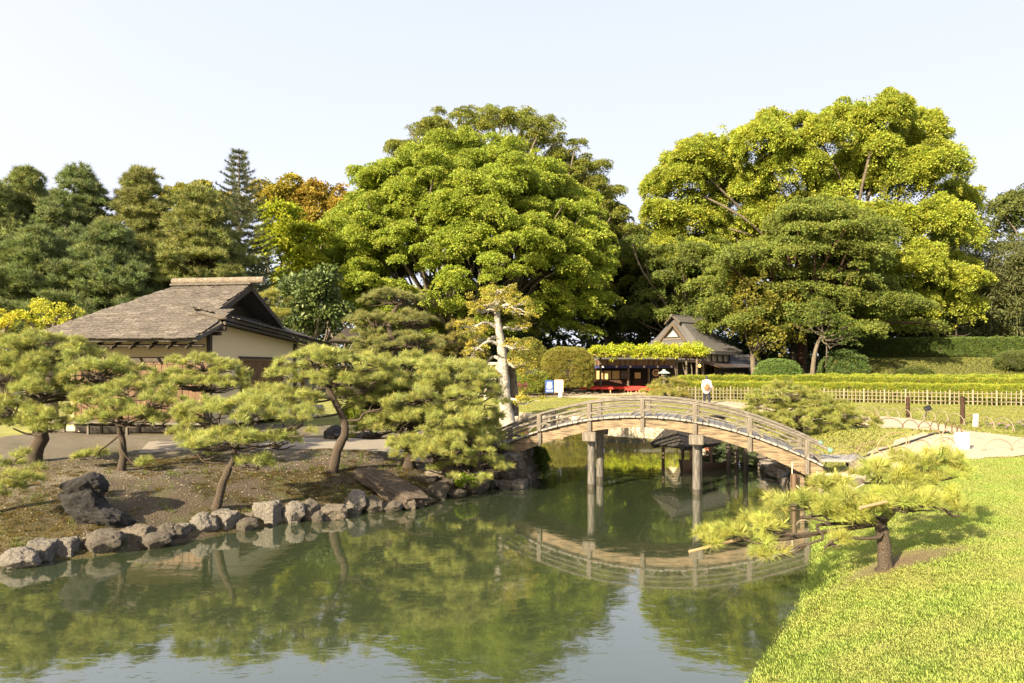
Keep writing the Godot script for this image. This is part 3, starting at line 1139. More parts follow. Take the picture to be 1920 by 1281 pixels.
func make_bridge():
	var b = thing("footbridge", "arched weathered timber footbridge with low railings over the pond", "bridge", Vector3(3.36, 0, -17.15), deg_to_rad(-17))
	var pm = []
	for k in 4:
		pm.append(boxm(Vector3(0.121 + (k % 2) * 0.003, 0.045, 1.62 + k * 0.025), 0.006))
	var pmat = [M["plank_grey"], mat("plank_b", [0.39, 0.385, 0.375], 0.75, "grain", Vector3(6, 6, 0.7), "grain", 0.4), mat("plank_c", [0.29, 0.29, 0.285], 0.75, "grain", Vector3(6, 6, 0.7), "grain", 0.4)]
	var u = -3.95
	var i = 0
	while u < 3.97:
		var sl = -0.1264 * u
		put("plank", pm[i % 4], pmat[(i * 7 + i / 3) % 3], b, Vector3(u, deck_y(u) - 0.024 + R.randf_range(-0.004, 0.004), R.randf_range(-0.012, 0.012)), Basis(Vector3(0, 0, 1), atan(sl)) * Basis(Vector3.UP, R.randf_range(-0.008, 0.008)))
		u += 0.130 * cos(atan(sl))
		i += 1
	for z in [0.66, -0.66]:
		# curved main beam
		var st = begin()
		var n = 40
		for k in n:
			var p0 = lerpf(-4.15, 4.0, float(k) / n)
			var p1 = lerpf(-4.15, 4.0, float(k + 1) / n)
			var q = []
			for e in [p0, p1]:
				var dep = 0.21 + 0.17 * pow(absf(e) / 3.95, 1.6)
				q.append([Vector3(e, deck_y(e) - 0.075, z), Vector3(e, deck_y(e) - 0.075 - dep, z)])
			var dz = Vector3(0, 0, 0.075)
			quad(st, q[0][0] + dz, q[1][0] + dz, q[1][1] + dz, q[0][1] + dz, Vector3(0, 0, 1))
			quad(st, q[0][0] - dz, q[1][0] - dz, q[1][1] - dz, q[0][1] - dz, Vector3(0, 0, -1))
			quad(st, q[0][0] + dz, q[1][0] + dz, q[1][0] - dz, q[0][0] - dz, Vector3.UP)
			quad(st, q[0][1] + dz, q[1][1] + dz, q[1][1] - dz, q[0][1] - dz, Vector3.DOWN)
			if k == 0: quad(st, q[0][0] + dz, q[0][1] + dz, q[0][1] - dz, q[0][0] - dz, Vector3.LEFT)
			if k == n - 1: quad(st, q[1][0] + dz, q[1][1] + dz, q[1][1] - dz, q[1][0] - dz, Vector3.RIGHT)
		put("arched_beam", st, M["beam"], b)
		var rz = z * 1.16
		put("edge_board", arc_rail(rz - 0.02 * signf(z), -0.062, 0.05, 0.03, -4.0, 3.98), M["dark_timber"], b)
		put("top_rail", arc_rail(rz, 0.395, 0.09, 0.072, -4.28, 4.1), M["timber"], b)
		put("middle_rail", arc_rail(rz, 0.26, 0.035, 0.045, -4.2, 4.0), M["timber"], b)
		put("lower_rail", arc_rail(rz, 0.15, 0.035, 0.04, -4.2, 4.0), M["timber"], b)
		for e in [[4.13, -0.131 * 4.1]]:
			put("rail_cap", boxm(Vector3(0.10, 0.10, 0.115), 0.012), M["pale_blue"], b, Vector3(e[0], deck_y(e[0]) + 0.40, rz), Basis(Vector3(0, 0, 1), atan(e[1])))
		var pst = boxm(Vector3(0.115, 0.41, 0.115), 0.014)
		var stub = boxm(Vector3(0.10, 0.34, 0.06), 0.01)
		for pu in [-3.8, -2.56, -1.29, 0.0, 1.22, 2.44, 3.66]:
			var y = deck_y(pu)
			put("railing_post", pst, M["timber_up"], b, Vector3(pu, y + 0.175, rz))
			put("post_foot", stub, M["timber_up"], b, Vector3(pu, y - 0.235, z + 0.108 * signf(z)))
			var arc = []
			for k in 9:
				var an = lerpf(-1.15, 1.15, k / 8.0)
				var px = pu + sin(an) * 0.33
				arc.append(Vector3(px, deck_y(px) + 0.02 + (cos(an) - cos(1.15)) * 0.2, rz + 0.03 * signf(z)))
			var s2 = begin()
			tube(s2, arc, radii(9, 0.03, 0.03), 6)
			put("arched_brace", s2, M["timber"], b)
	for pu in [-1.26, 1.26]:
		put("cap_beam", boxm(Vector3(0.24, 0.2, 1.95), 0.02), M["beam"], b, Vector3(pu, deck_y(pu) - 0.42, 0))
		for z in [0.9, -0.9]:
			put("cap_end", boxm(Vector3(0.33, 0.235, 0.16), 0.018), M["timber_up"], b, Vector3(pu, deck_y(pu) - 0.425, z * 1.02))
		for z in [0.62, -0.62]:
			var st = begin()
			var top = deck_y(pu) - 0.52
			st.set_color(Color(0.06, 0.055, 0.05))
			tube(st, [Vector3(pu, -0.7, z), Vector3(pu, 0.0, z), Vector3(pu, 0.13, z)], [0.105, 0.103, 0.103], 12, false)
			st.set_color(Color(0.15, 0.148, 0.142))
			tube(st, [Vector3(pu, 0.13, z), Vector3(pu, 0.34, z)], [0.102, 0.1], 12, false)
			st.set_color(Color(0.14, 0.135, 0.13))
			tube(st, [Vector3(pu, 0.34, z), Vector3(pu, top, z)], [0.1, 0.095], 12, true)
			put("pillar", st, M["pillar"], b)
	# right end: sawn sleepers and landing plank, with what lies about there
	var ux = Vector3(cos(deg_to_rad(17)), 0, sin(deg_to_rad(17)))
	for k in 2:
		tag(put("bridge_sleeper", boxm(Vector3(0.26, 0.42, 0.5), 0.02), M["beam"], self, Vector3(6.42 + k * 0.36, 0.36, -15.35 + k * 0.12), Basis(Vector3.UP, deg_to_rad(-17))), ["squat timber block carrying the bridge beam, nearer the water", "squat timber block carrying the bridge beam, next to the clear box"][k], "timber block", "blocks under the bridge end")
	tag(put("retaining_post", rod(Vector3.ZERO, Vector3(0, 0.62, 0), 0.06, 9), M["bamboo_dark"], self, Vector3(6.2, 0.05, -15.0)), "brown wooden post standing in the bank under the right bridge end", "post")
	tag(put("landing_plank", boxm(Vector3(1.1, 0.06, 0.95), 0.01), M["plank_grey"], self, Vector3(7.5, 0.93, -15.62), Basis(Vector3.UP, deg_to_rad(-8))), "wide pale plank between the bridge end and the path", "plank")


func make_bridge_clutter():
	var t = thing("plastic_box", "clear plastic storage box strapped with dark tape beside the landing plank", "box", on(7.02, 14.78, 0.0), 0.15)
	put("box_body", boxm(Vector3(0.34, 0.19, 0.24), 0.02), M["clear_plastic"], t, Vector3(0, 0.1, 0))
	put("lid", boxm(Vector3(0.38, 0.05, 0.28), 0.015), M["clear_plastic"], t, Vector3(0, 0.225, 0))
	put("tape", boxm(Vector3(0.06, 0.262, 0.286), 0.004), M["hose"], t, Vector3(0.0, 0.125, 0))
	put("contents", boxm(Vector3(0.28, 0.13, 0.18), 0.02), M["white"], t, Vector3(0, 0.09, 0))
	var st = begin()
	var p = curve([Vector3(6.18, 0.92, -15.05), Vector3(6.17, 0.55, -14.98), Vector3(6.35, 0.33, -14.95), Vector3(6.6, 0.42, -14.98), Vector3(6.72, 0.72, -15.02)], 6)
	tube(st, p, radii(p.size(), 0.011, 0.011), 5)
	tag(put("rope", st, M["rope"]), "pale rope hanging in a loop from the right bridge beam", "rope")
	st = begin()
	p = curve([Vector3(6.72, 0.7, -15.02), Vector3(7.0, 0.62, -14.6), Vector3(7.5, 0.9, -14.2), Vector3(7.0, 0.88, -13.2), Vector3(6.1, 0.82, -12.2)], 6)
	for i in p.size(): p[i].y = maxf(p[i].y, ground(p[i].x, p[i].z) + 0.03)
	tube(st, p, radii(p.size(), 0.012, 0.012), 5)
	tag(put("cable", st, M["rope"]), "grey cable trailing from the bridge end over the lawn bank", "cable")
	st = begin()
	p = curve([Vector3(7.55, 0.68, -17.3), Vector3(7.1, 0.62, -16.9), Vector3(6.75, 0.42, -16.6), Vector3(6.5, 0.1, -16.3), Vector3(6.52, -0.3, -16.1)], 6)
	tube(st, p, radii(p.size(), 0.032, 0.032), 7)
	tag(put("hose", st, M["hose"]), "black hose dipping from the right bank into the pond", "hose")
	st = begin()
	p = curve([on(8.4, 16.6, 0.03), on(9.2, 17.0, 0.03), on(10.2, 17.5, 0.03), on(11.3, 18.3, 0.03), on(12.1, 18.9, 0.03)], 8)
	for i in p.size(): p[i].y = ground(p[i].x, p[i].z) + 0.03
	tube(st, p, radii(p.size(), 0.028, 0.028), 6)
	tag(put("hose", st, M["hose"]), "black hose lying across the small hooped mound", "hose")
	var wb = thing("marker_board", "blank white upright board standing where the sandy path meets the near lawn", "board", on(10.75, 16.3, 0.0), -0.1)
	put("board", boxm(Vector3(0.3, 0.42, 0.1), 0.012), M["white"], wb, Vector3(0, 0.22, 0))
	put("foot", boxm(Vector3(0.36, 0.04, 0.2), 0.01), M["stone_pale"], wb, Vector3(0, 0.02, 0))

# ---------------------------------------------------------------- boathouse under the arch
func make_boathouse():
	var t = thing("boat_shed", "low bark roofed boat shed on posts seen under the bridge arch", "boat shed", Vector3(5.65, 0, -20.9), deg_to_rad(41))
	for sgn in [-1.0, 1.0]:
		var st = begin()
		slab(st, [Vector3(-1.25, 1.42, 0), Vector3(1.5, 1.42, 0), Vector3(1.6, 0.74, 0.62 * sgn), Vector3(-1.5, 0.74, 0.62 * sgn)], 0.18, Vector3(0, 1, sgn))
		put("roof_slope", st, mat("bark_roof%d" % int(sgn + 1), [0.13, 0.12, 0.115], 0.95, "cell", Vector3(1.2, 3, 3), "cell", 5.0), t)
	put("ridge_pole", rod(Vector3(-1.3, 1.44, 0), Vector3(1.55, 1.44, 0), 0.07), M["bark"], t)
	var he = begin()
	slab(he, [Vector3(-1.25, 1.42, 0), Vector3(-1.5, 0.74, 0.62), Vector3(-1.5, 0.74, -0.62)], 0.16, Vector3(-1, 0.6, 0))
	put("roof_hip", he, mat("bark_hip", [0.12, 0.115, 0.11], 0.95, "cell", Vector3(3, 3, 1.2), "cell", 5.0), t)
	for x in [-1.0, 0.0, 1.0]:
		for z in [-0.5, 0.5]:
			put("post", rod(Vector3(x, -0.6, z), Vector3(x, 0.85, z), 0.05), M["bamboo_dark"], t)
		put("cross_beam", rod(Vector3(x, 0.72, -0.55), Vector3(x, 0.72, 0.55), 0.04), M["dark_timber"], t)
	for z in [-0.5, 0.5]:
		put("side_beam", rod(Vector3(-1.2, 0.72, z), Vector3(1.3, 0.72, z), 0.04), M["dark_timber"], t)
	var bt = thing("moored_boat", "dark wooden boat moored under the boat shed", "boat", Vector3(6.0, 0, -20.7), deg_to_rad(41))
	var st2 = begin()
	var rows = []
	for i in 9:
		var f = i / 8.0 * 2.0 - 1.0
		var w = 0.48 * sqrt(maxf(0.0, 1.0 - pow(absf(f), 2.6)) + 0.02)
		var y = 0.2 + 0.16 * f * f
		rows.append([Vector3(f * 1.5, y, -w), Vector3(f * 1.42, -0.08, -w * 0.65), Vector3(f * 1.42, -0.08, w * 0.65), Vector3(f * 1.5, y, w)])
	for i in 8:
		for k in 3:
			var c = (rows[i][k] + rows[i + 1][k + 1]) * 0.5
			quad(st2, rows[i][k], rows[i][k + 1], rows[i + 1][k + 1], rows[i + 1][k], Vector3(0, c.y - 0.3, c.z))
	put("hull", st2, M["bamboo_dark"], bt)
	for x in [-0.5, 0.5]:
		put("thwart", boxm(Vector3(0.18, 0.04, 0.86), 0.006), M["timber"], bt, Vector3(x, 0.18, 0))
	var k = 0
	for q in [[1366, 19.6], [1398, 19.2], [1381, 20.2]]:
		tag(put("mooring_post", rod(Vector3(0, -0.6, 0), Vector3(0, 0.85, 0), 0.07, 8), M["dark_timber"], self, Vector3((q[0] - 960.0) / F * q[1], 0, -q[1])), "dark post standing in the water right of the boat shed, %s from the left" % ["first", "third", "second"][k], "post", "mooring posts")
		k += 1

# ---------------------------------------------------------------- wooden hall on the island
func shakes(t, list, big):   # list: [origin, along, down, out, length, slope length, course]
	var xs = []
	var col = []
	var meshes = []
	for k in 6: meshes.append(boxm(Vector3([0.24, 0.32, 0.4, 0.28, 0.36, 0.3][k], 0.022, 0.26), 0.0))
	var left = big
	var pile = {}
	for L in list:
		var rows = int(L[5] / L[6])
		for r in range(rows, -1, -1):
			var y = r * L[6] + L[6] * 0.5
			var f = float(r) / rows
			var x0 = lerpf(L[7][0], L[7][1], f)
			var x1 = lerpf(L[8][0], L[8][1], f)
			if L[8].size() > 2: x1 = -0.3 if f < 0.53 else lerpf(0.55, 0.12, f)
			var x = x0 + R.randf() * 0.1
			while x < x1 - 0.12:
				var k = R.randi() % 6
				var w = [0.24, 0.32, 0.4, 0.28, 0.36, 0.3][k]
				if x + w > x1 + 0.02: x = x1 - w + 0.02
				var p = L[0] + L[1] * (x + w * 0.5) + L[2] * (y + R.randf_range(-0.03, 0.03)) + L[3] * (0.035 + R.randf() * 0.012)
				var bas = Basis(L[1], L[3], -L[1].cross(L[3]) * -1.0) * Basis(Vector3.RIGHT, -0.07 - R.randf() * 0.03) * Basis(Vector3.UP, R.randf_range(-0.03, 0.03))
				var mk = [0, 1, 1, 2, 2, 2, 3, 3, 4][R.randi() % 9]
				if left > 0:
					put("shingle", meshes[k], M["shake%d" % mk], t, p, bas)
					left -= 1
				else:
					if not pile.has(mk): pile[mk] = []
					pile[mk].append(Transform3D(bas, p))
				x += w + 0.006
	var xf = []
	var cc = []
	for mk in pile:
		for q in pile[mk]:
			xf.append(q)
			var s = [0.75, 0.9, 1.0, 1.15, 1.45][mk]
			cc.append(Color(s, s, s))
	var vm = mat("shake_pile", [0.138, 0.126, 0.115], 0.85, "grain", Vector3(3, 3, 0.9), "grain", 0.4)
	vm.vertex_color_use_as_albedo = true
	tag(scatter("shingle", meshes[1], vm, xf, cc, t), "", "", "", "stuff")


func make_hall():
	var t = thing("wooden_hall", "wooden garden hall with a wide shingled hip and gable roof and cream side wall", "building", Vector3(-9.43, 0.9, -21.3), deg_to_rad(-8))
	var roof = begin()
	var e = 3.0
	var ry = 5.05
	var fx0 = -5.9
	# front, rear and left slopes, each 12 cm thick
	var slope = (ry - e) / 3.9
	var fo = Vector3(0, 1, slope).normalized()
	slab(roof, [Vector3(-3.2, ry, -3.0), Vector3(-0.3, ry, -3.0), Vector3(-0.3, e + (0.9 + 0.8) * slope, -0.8), Vector3(0.38, e + 0.95 * slope, -0.05), Vector3(0.12, e, 0.9), Vector3(fx0, e, 0.9)], 0.12, fo)
	slab(roof, [Vector3(-3.2, ry, -3.0), Vector3(-0.3, ry, -3.0), Vector3(-0.3, e, -6.9), Vector3(fx0, e, -6.9)], 0.12, Vector3(0, 1, -slope))
	slab(roof, [Vector3(-3.2, ry, -3.0), Vector3(fx0, e, 0.9), Vector3(fx0, e, -6.9)], 0.12, Vector3(-1, 1.3, 0))
	put("roof", roof, M["shake1"], t)
	# right skirt roof below the gable
	var sk = begin()
	var A = Vector3(-0.95, 4.02, -0.62)
	var B = Vector3(-0.95, 3.95, -5.5)
	var T2 = Vector3(0.58, 3.08, -8.3)
	var B2 = Vector3(-0.9, 3.45, -8.3)
	var C = Vector3(0.44, 3.7, -0.08)
	var so = (C - A).cross(B - A).normalized()
	if so.y < 0: so = -so
	for q in [[A, C, T2, B], [B, T2, B2]]:
		slab(sk, q, 0.1, so)
	put("side_roof", sk, M["shake0"], t)
	put("roof_lip", boxm(Vector3(0.06, 0.05, 0.95), 0.008), M["dark_timber"], t, Vector3(0.3, 3.64, -0.14), Basis(Vector3(0, 1, 0), 0.9))
	# shingles
	var along = Vector3(1, 0, 0)
	var dn = Vector3(0, -slope, 1).normalized()
	var L1 = [Vector3(0, ry, -3.0), along, dn, fo, 0.0, 4.42, 0.165, [-3.2, fx0 + 0.1], [0, 0, 0]]
	# the side roof: courses run from front to back
	var al2 = (T2 - C).normalized()
	var dn2 = (C - A)
	dn2 = (dn2 - al2 * dn2.dot(al2)).normalized()
	var ou2 = al2.cross(dn2).normalized()
	if ou2.y < 0: ou2 = -ou2
	var L2 = [A, al2, dn2, ou2, 0.0, 1.45, 0.17, [-0.35, 0.15], [5.0, 8.1]]
	shakes(t, [L1, L2], 300)
	# verge boards of the gable and the dark recess behind
	for q in [[Vector3(-0.3, ry - 0.02, -3.0), Vector3(-0.3, e + 1.7 * slope - 0.02, -0.8)], [Vector3(-0.3, ry - 0.02, -3.0), Vector3(-0.3, e + 1.7 * slope - 0.02, -5.2)]]:
		var dv = q[1] - q[0]
		var bas = Basis(Vector3(1, 0, 0), Vector3(1, 0, 0).cross(-dv.normalized()), -dv.normalized())
		put("verge_board", boxm(Vector3(0.07, 0.19, dv.length() + 0.1), 0.01), M["dark_timber"], t, (q[0] + q[1]) * 0.5 + Vector3(0.01, -0.07, 0), bas)
	var gw = begin()
	slab(gw, [Vector3(-1.15, ry - 0.1, -3.0), Vector3(-1.15, 3.8, -0.6), Vector3(-1.15, 3.8, -5.4)], 0.08, Vector3(1, 0, 0))
	put("gable_wall", gw, M["dark_timber"], t)
	for k in 5:
		put("gable_slat", boxm(Vector3(0.03, 0.05, 3.6 - k * 0.75), 0.005), M["dark_timber"], t, Vector3(-1.12, 4.12 + k * 0.18, -3.0))
	# ridge: bark rolls end to end
	for k in 7:
		var x0 = -3.3 + k * 0.5
		put("ridge_roll", rod(Vector3(x0, ry + 0.17, -3.0), Vector3(x0 + 0.495, ry + 0.17, -3.0), 0.125 + 0.004 * (k % 2), 14), M["bark_cap"], t)
		put("ridge_tie", rod(Vector3(x0 + 0.47, ry + 0.17, -3.0), Vector3(x0 + 0.515, ry + 0.17, -3.0), 0.135, 14), M["bark_cap"], t)
	put("ridge_board", boxm(Vector3(3.1, 0.07, 0.42), 0.01), M["shake2"], t, Vector3(-1.75, ry + 0.04, -3.0))
	# walls
	var W = begin()
	slab(W, [Vector3(0, 0.25, 0), Vector3(0, 3.52, 0), Vector3(0, 2.95, -7.9), Vector3(0, 0.25, -7.9)], 0.14, Vector3(1, 0, 0))
	put("side_wall", W, M["plaster"], t)
	put("front_wall", boxm(Vector3(4.7, 0.75, 0.14), 0.0), M["plaster"], t, Vector3(-2.45, 2.68, -0.1))
	put("lower_front_wall", boxm(Vector3(4.7, 2.2, 0.1), 0.0), M["cedar_trim"], t, Vector3(-2.45, 1.25, -0.14))
	put("rear_wall", boxm(Vector3(4.7, 3.0, 0.12), 0.0), M["plaster"], t, Vector3(-2.45, 1.7, -6.3))
	put("left_wall", boxm(Vector3(0.12, 3.0, 6.2), 0.0), M["plaster"], t, Vector3(-4.85, 1.7, -3.2))
	put("corner_post", boxm(Vector3(0.13, 3.35, 0.13), 0.01), M["dark_timber"], t, Vector3(0.0, 1.75, 0.02))
	put("lintel", boxm(Vector3(4.7, 0.16, 0.1), 0.01), M["dark_timber"], t, Vector3(-2.45, 2.36, 0.03))
	put("lintel", boxm(Vector3(4.7, 0.08, 0.12), 0.01), M["dark_timber"], t, Vector3(-2.45, 0.32, 0.03))
	put("wall_plate", rod(Vector3(-5.6, 2.78, 0.62), Vector3(0.2, 2.78, 0.62), 0.05), M["dark_timber"], t)
	for k in 9:
		put("rafter_end", boxm(Vector3(0.075, 0.085, 1.15), 0.01), M["dark_timber"], t, Vector3(-5.2 + k * 0.62, 2.96, 0.34), Basis(Vector3(1, 0, 0), atan(slope)))
	put("bracket", boxm(Vector3(0.5, 0.12, 0.14), 0.01), M["dark_timber"], t, Vector3(0.22, 3.32, -0.12))
	put("bracket", boxm(Vector3(0.34, 0.12, 0.12), 0.01), M["dark_timber"], t, Vector3(0.13, 3.18, -0.12))
	put("eave_purlin", rod(Vector3(0.42, 3.5, -0.1), Vector3(0.5, 2.92, -8.2), 0.06), M["dark_timber"], t)
	# front sliding doors, five boards each
	for k in 5:
		var x = -0.42 - k * 0.93
		var door = put("door", boxm(Vector3(0.9, 0.07, 0.06), 0.008), M["cedar_trim"], t, Vector3(x - 0.05, 2.24, 0.03))
		for j in 4:
			put("plank", boxm(Vector3(0.205, 1.86, 0.035), 0.008), M[["cedar", "cedar_b", "cedar"][(j + k) % 3]], door, Vector3(-0.315 + j * 0.21, -0.96, 0.0))
		for s in [-0.445, 0.445]:
			put("stile", boxm(Vector3(0.045, 1.95, 0.055), 0.008), M["cedar_trim"], door, Vector3(s, -0.98, 0.004))
	# side doors with their frame
	put("side_lintel", boxm(Vector3(0.06, 0.06, 3.1), 0.008), M["black"], t, Vector3(0.03, 2.46, -3.2))
	for k in 2:
		var z = -1.72 - k * 1.52
		var door = put("side_door", boxm(Vector3(0.05, 0.09, 1.5), 0.008), M["cedar_b"], t, Vector3(0.05, 2.37, z - 0.75))
		for j in 4:
			put("plank", boxm(Vector3(0.03, 1.7, 0.345), 0.006), M[["cedar", "cedar_b"][j % 2]], door, Vector3(0.0, -0.9, 0.53 - j * 0.355))
		for s in [-0.72, 0.72]:
			put("stile", boxm(Vector3(0.045, 1.78, 0.06), 0.006), M["cedar_b"], door, Vector3(0.004, -0.9, s))
	put("side_post", boxm(Vector3(0.1, 2.9, 0.12), 0.01), M["black"], t, Vector3(0.06, 1.6, -5.75))
	put("side_post", boxm(Vector3(0.1, 2.8, 0.12), 0.01), M["cedar_b"], t, Vector3(0.06, 1.5, -6.45))
	var win = put("side_window", boxm(Vector3(0.05, 0.07, 1.2), 0.008), M["cedar_b"], t, Vector3(0.06, 0.72, -7.15))
	for j in 5:
		put("slat", boxm(Vector3(0.03, 1.5, 0.2), 0.006), M["grey_board"], win, Vector3(0, 0.8, 0.46 - j * 0.22))
	put("plinth", boxm(Vector3(0.2, 0.5, 2.6), 0.02), M["stone_pale"], t, Vector3(0.04, 0.26, -7.0))
	put("plinth", boxm(Vector3(4.9, 0.25, 0.2), 0.02), M["stone_pale"], t, Vector3(-2.45, 0.12, 0.02))
	# low veranda bench
	var bn = thing("veranda_bench", "long low plank bench in front of the wooden hall", "bench", Vector3(-9.43, 0.9, -21.3), deg_to_rad(-8))
	for j in 3:
		put("plank", boxm(Vector3(5.3, 0.05, 0.27), 0.008), M["timber"], bn, Vector3(-2.15, 0.43, 0.42 + j * 0.28))
	for x in [-4.7, -3.4, -2.1, -0.8, 0.4]:
		for z in [0.4, 0.95]:
			put("leg", boxm(Vector3(0.07, 0.46, 0.07), 0.008), M["timber_up"], bn, Vector3(x, 0.18, z))
		put("rail", boxm(Vector3(0.06, 0.06, 0.6), 0.008), M["timber_up"], bn, Vector3(x, 0.37, 0.68))

# ---------------------------------------------------------------- tea house beyond the lawn
func tea_roof():
	# rings from eave to ridge: [half length, half width, height]
	var rings = [[2.72, 4.15, 3.12], [2.78, 4.2, 3.42], [2.6, 3.45, 3.8], [2.35, 2.72, 4.22], [2.12, 2.1, 4.75], [2.0, 1.55, 5.25], [1.95, 1.0, 5.75], [1.92, 0.5, 6.15], [1.9, 0.28, 6.3]]
	var st = begin()
	var seg = 7
	var loops = []
	for r in rings:
		var lp = []
		for side in 4:
			for k in seg:
				var f = k / float(seg) * 2.0 - 1.0
				var x = [f, 1.0, -f, -1.0][side]
				var z = [1.0, -f, -1.0, f][side]
				var round_ = 1.0 - 0.05 * pow(absf(f), 8.0)
				lp.append(Vector3(x * r[0] * round_ + 0.25, r[2] + 0.07 * pow(absf(f), 3.0) * (1.0 if r[2] < 4.0 else 0.0), z * r[1] * round_))
		loops.append(lp)
	for i in rings.size() - 1:
		var n = loops[i].size()
		for k in n:
			var a = loops[i][k]
			var b = loops[i][(k + 1) % n]
			var c = loops[i + 1][(k + 1) % n]
			var d = loops[i + 1][k]
			quad(st, a, b, c, d, Vector3(a.x - 0.25, 1.0, a.z))
	var top = loops[rings.size() - 1]
	for k in range(1, top.size() - 1): tri(st, top[0], top[k], top[k + 1], Vector3.UP)
	return st


func make_teahouse():
	var t = thing("tea_house", "thatched tea house with a small cream gable behind the wisteria arbour", "building", Vector3(15.7, 1.0, -61.6), deg_to_rad(40))
	put("thatch_roof", tea_roof(), M["thatch"], t)
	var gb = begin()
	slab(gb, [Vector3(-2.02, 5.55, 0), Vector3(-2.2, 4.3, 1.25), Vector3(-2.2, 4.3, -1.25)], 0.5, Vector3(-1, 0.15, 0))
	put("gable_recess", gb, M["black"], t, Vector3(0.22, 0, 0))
	gb = begin()
	slab(gb, [Vector3(-2.06, 5.3, 0.0), Vector3(-2.14, 4.75, 0.55), Vector3(-2.14, 4.75, -0.55)], 0.06, Vector3(-1, 0.15, 0))
	put("gable_plaster", gb, M["plaster_pale"], t, Vector3(0.17, 0, 0))
	put("gable_beam", boxm(Vector3(0.12, 0.1, 1.9), 0.01), M["grey_board"], t, Vector3(-2.0, 4.55, 0))
	for s in [-1.0, 1.0]:
		put("gable_eave", rod(Vector3(-2.02, 5.85, 0.0), Vector3(-2.2, 4.25, 1.45 * s), 0.13, 8), M["thatch_brown"], t, Vector3(0.1, 0, 0))
		for k in 3:
			put("ridge_board", boxm(Vector3(4.7 - k * 0.02, 0.07, 0.36), 0.01), M["tile"], t, Vector3(0.3, 6.5 - k * 0.19, (0.15 + k * 0.25) * s), Basis(Vector3(1, 0, 0), 0.72 * s))
		put("ridge_verge", boxm(Vector3(0.14, 0.1, 1.05), 0.015), M["thatch_brown"], t, Vector3(-2.05, 6.22, 0.42 * s), Basis(Vector3(1, 0, 0), 0.72 * s))
	put("ridge_pole", rod(Vector3(-2.2, 6.62, 0), Vector3(2.75, 6.62, 0), 0.1), M["tile"], t)
	# walls
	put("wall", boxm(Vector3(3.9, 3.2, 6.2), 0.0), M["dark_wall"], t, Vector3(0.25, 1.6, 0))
	for k in 4:
		put("plaster_panel", boxm(Vector3(0.72, 0.55, 0.05), 0.0), M["plaster_pale"], t, Vector3(-1.2 + k * 0.9, 2.85, 3.12))
		put("wall_post", boxm(Vector3(0.12, 3.1, 0.1), 0.01), M["dark_timber"], t, Vector3(-1.65 + k * 0.9, 1.6, 3.14))
	# lower metal roof on the right side
	var lr = begin()
	slab(lr, [Vector3(-2.3, 2.6, 3.05), Vector3(3.4, 2.6, 3.05), Vector3(3.6, 2.05, 5.0), Vector3(-2.3, 2.05, 5.0)], 0.08, Vector3(0, 1, 0.28))
	put("lean_to_roof", lr, M["metal_roof"], t)
	put("lean_to_wall", boxm(Vector3(5.2, 2.0, 0.1), 0.0), M["dark_wall"], t, Vector3(0.6, 1.0, 4.3))
	for k in 3:
		var wd = put("window", boxm(Vector3(0.9, 0.07, 0.08), 0.0), M["black"], t, Vector3(-0.2 + k * 1.05, 1.62, 4.4))
		put("pane", boxm(Vector3(0.84, 1.3, 0.03), 0.0), M[["amber_glass", "grey_board", "amber_glass"][k]], wd, Vector3(0, -0.7, -0.01))
		put("mullion", boxm(Vector3(0.05, 1.3, 0.06), 0.0), M["black"], wd, Vector3(0.1, -0.7, 0.01))
	# wing to the right, far
	var an = thing("tea_house_annex", "low dark annex with a small gable to the right of the tea house", "building", Vector3(21.6, 1.0, -66.0), deg_to_rad(25))
	for s in [-1.0, 1.0]:
		var ar = begin()
		slab(ar, [Vector3(-2.0, 3.3, 0), Vector3(2.2, 3.3, 0), Vector3(2.2, 2.2, 2.2 * s), Vector3(-2.0, 2.2, 2.2 * s)], 0.1, Vector3(0, 1, s * 0.5))
		put("roof_slope", ar, M["tile"], an)
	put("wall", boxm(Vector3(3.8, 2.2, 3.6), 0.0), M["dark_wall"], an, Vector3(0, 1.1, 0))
	put("plaster_panel", boxm(Vector3(2.2, 0.4, 0.05), 0.0), M["plaster_pale"], an, Vector3(0, 1.95, 1.83))
	# long front wing with the board valance
	var wg = thing("tea_house_wing", "long open fronted tea house wing with a board valance and brown counter wall", "building", Vector3(6.6, 1.0, -58.0))
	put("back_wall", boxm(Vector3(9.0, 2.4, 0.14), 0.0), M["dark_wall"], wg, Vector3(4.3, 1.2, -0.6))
	put("counter_wall", boxm(Vector3(3.6, 0.95, 0.12), 0.0), M["red_wall"], wg, Vector3(1.7, 0.48, 0))
	put("side_wall", boxm(Vector3(0.5, 2.2, 0.12), 0.0), M["red_wall"], wg, Vector3(0.1, 1.1, 0.02))
	put("counter_door", boxm(Vector3(1.0, 1.0, 0.1), 0.0), M["red_wall"], wg, Vector3(4.15, 0.5, -0.1))
	put("dark_panel", boxm(Vector3(2.6, 1.1, 0.1), 0.0), M["dark_wall"], wg, Vector3(5.9, 0.55, 0.02))
	for k in 4:
		put("window_pane", boxm(Vector3(0.62, 0.72, 0.04), 0.0), M[["amber_glass", "paper_lit", "paper_lit", "grey_board"][k]], wg, Vector3(0.8 + k * 0.72, 1.4, -0.12))
		put("window_bar", boxm(Vector3(0.07, 0.9, 0.08), 0.0), M["red_wall"], wg, Vector3(0.45 + k * 0.72, 1.4, -0.02))
	put("door_pane", boxm(Vector3(0.5, 0.5, 0.04), 0.0), M["paper_lit"], wg, Vector3(4.1, 1.35, -0.12))
	put("wing_roof", boxm(Vector3(9.2, 0.1, 3.6), 0.01), M["tile"], wg, Vector3(4.4, 2.7, -0.4), Basis(Vector3(1, 0, 0), 0.1))
	put("valance_rail", boxm(Vector3(6.9, 0.09, 0.1), 0.01), M["grey_board"], wg, Vector3(3.4, 2.68, 1.6))
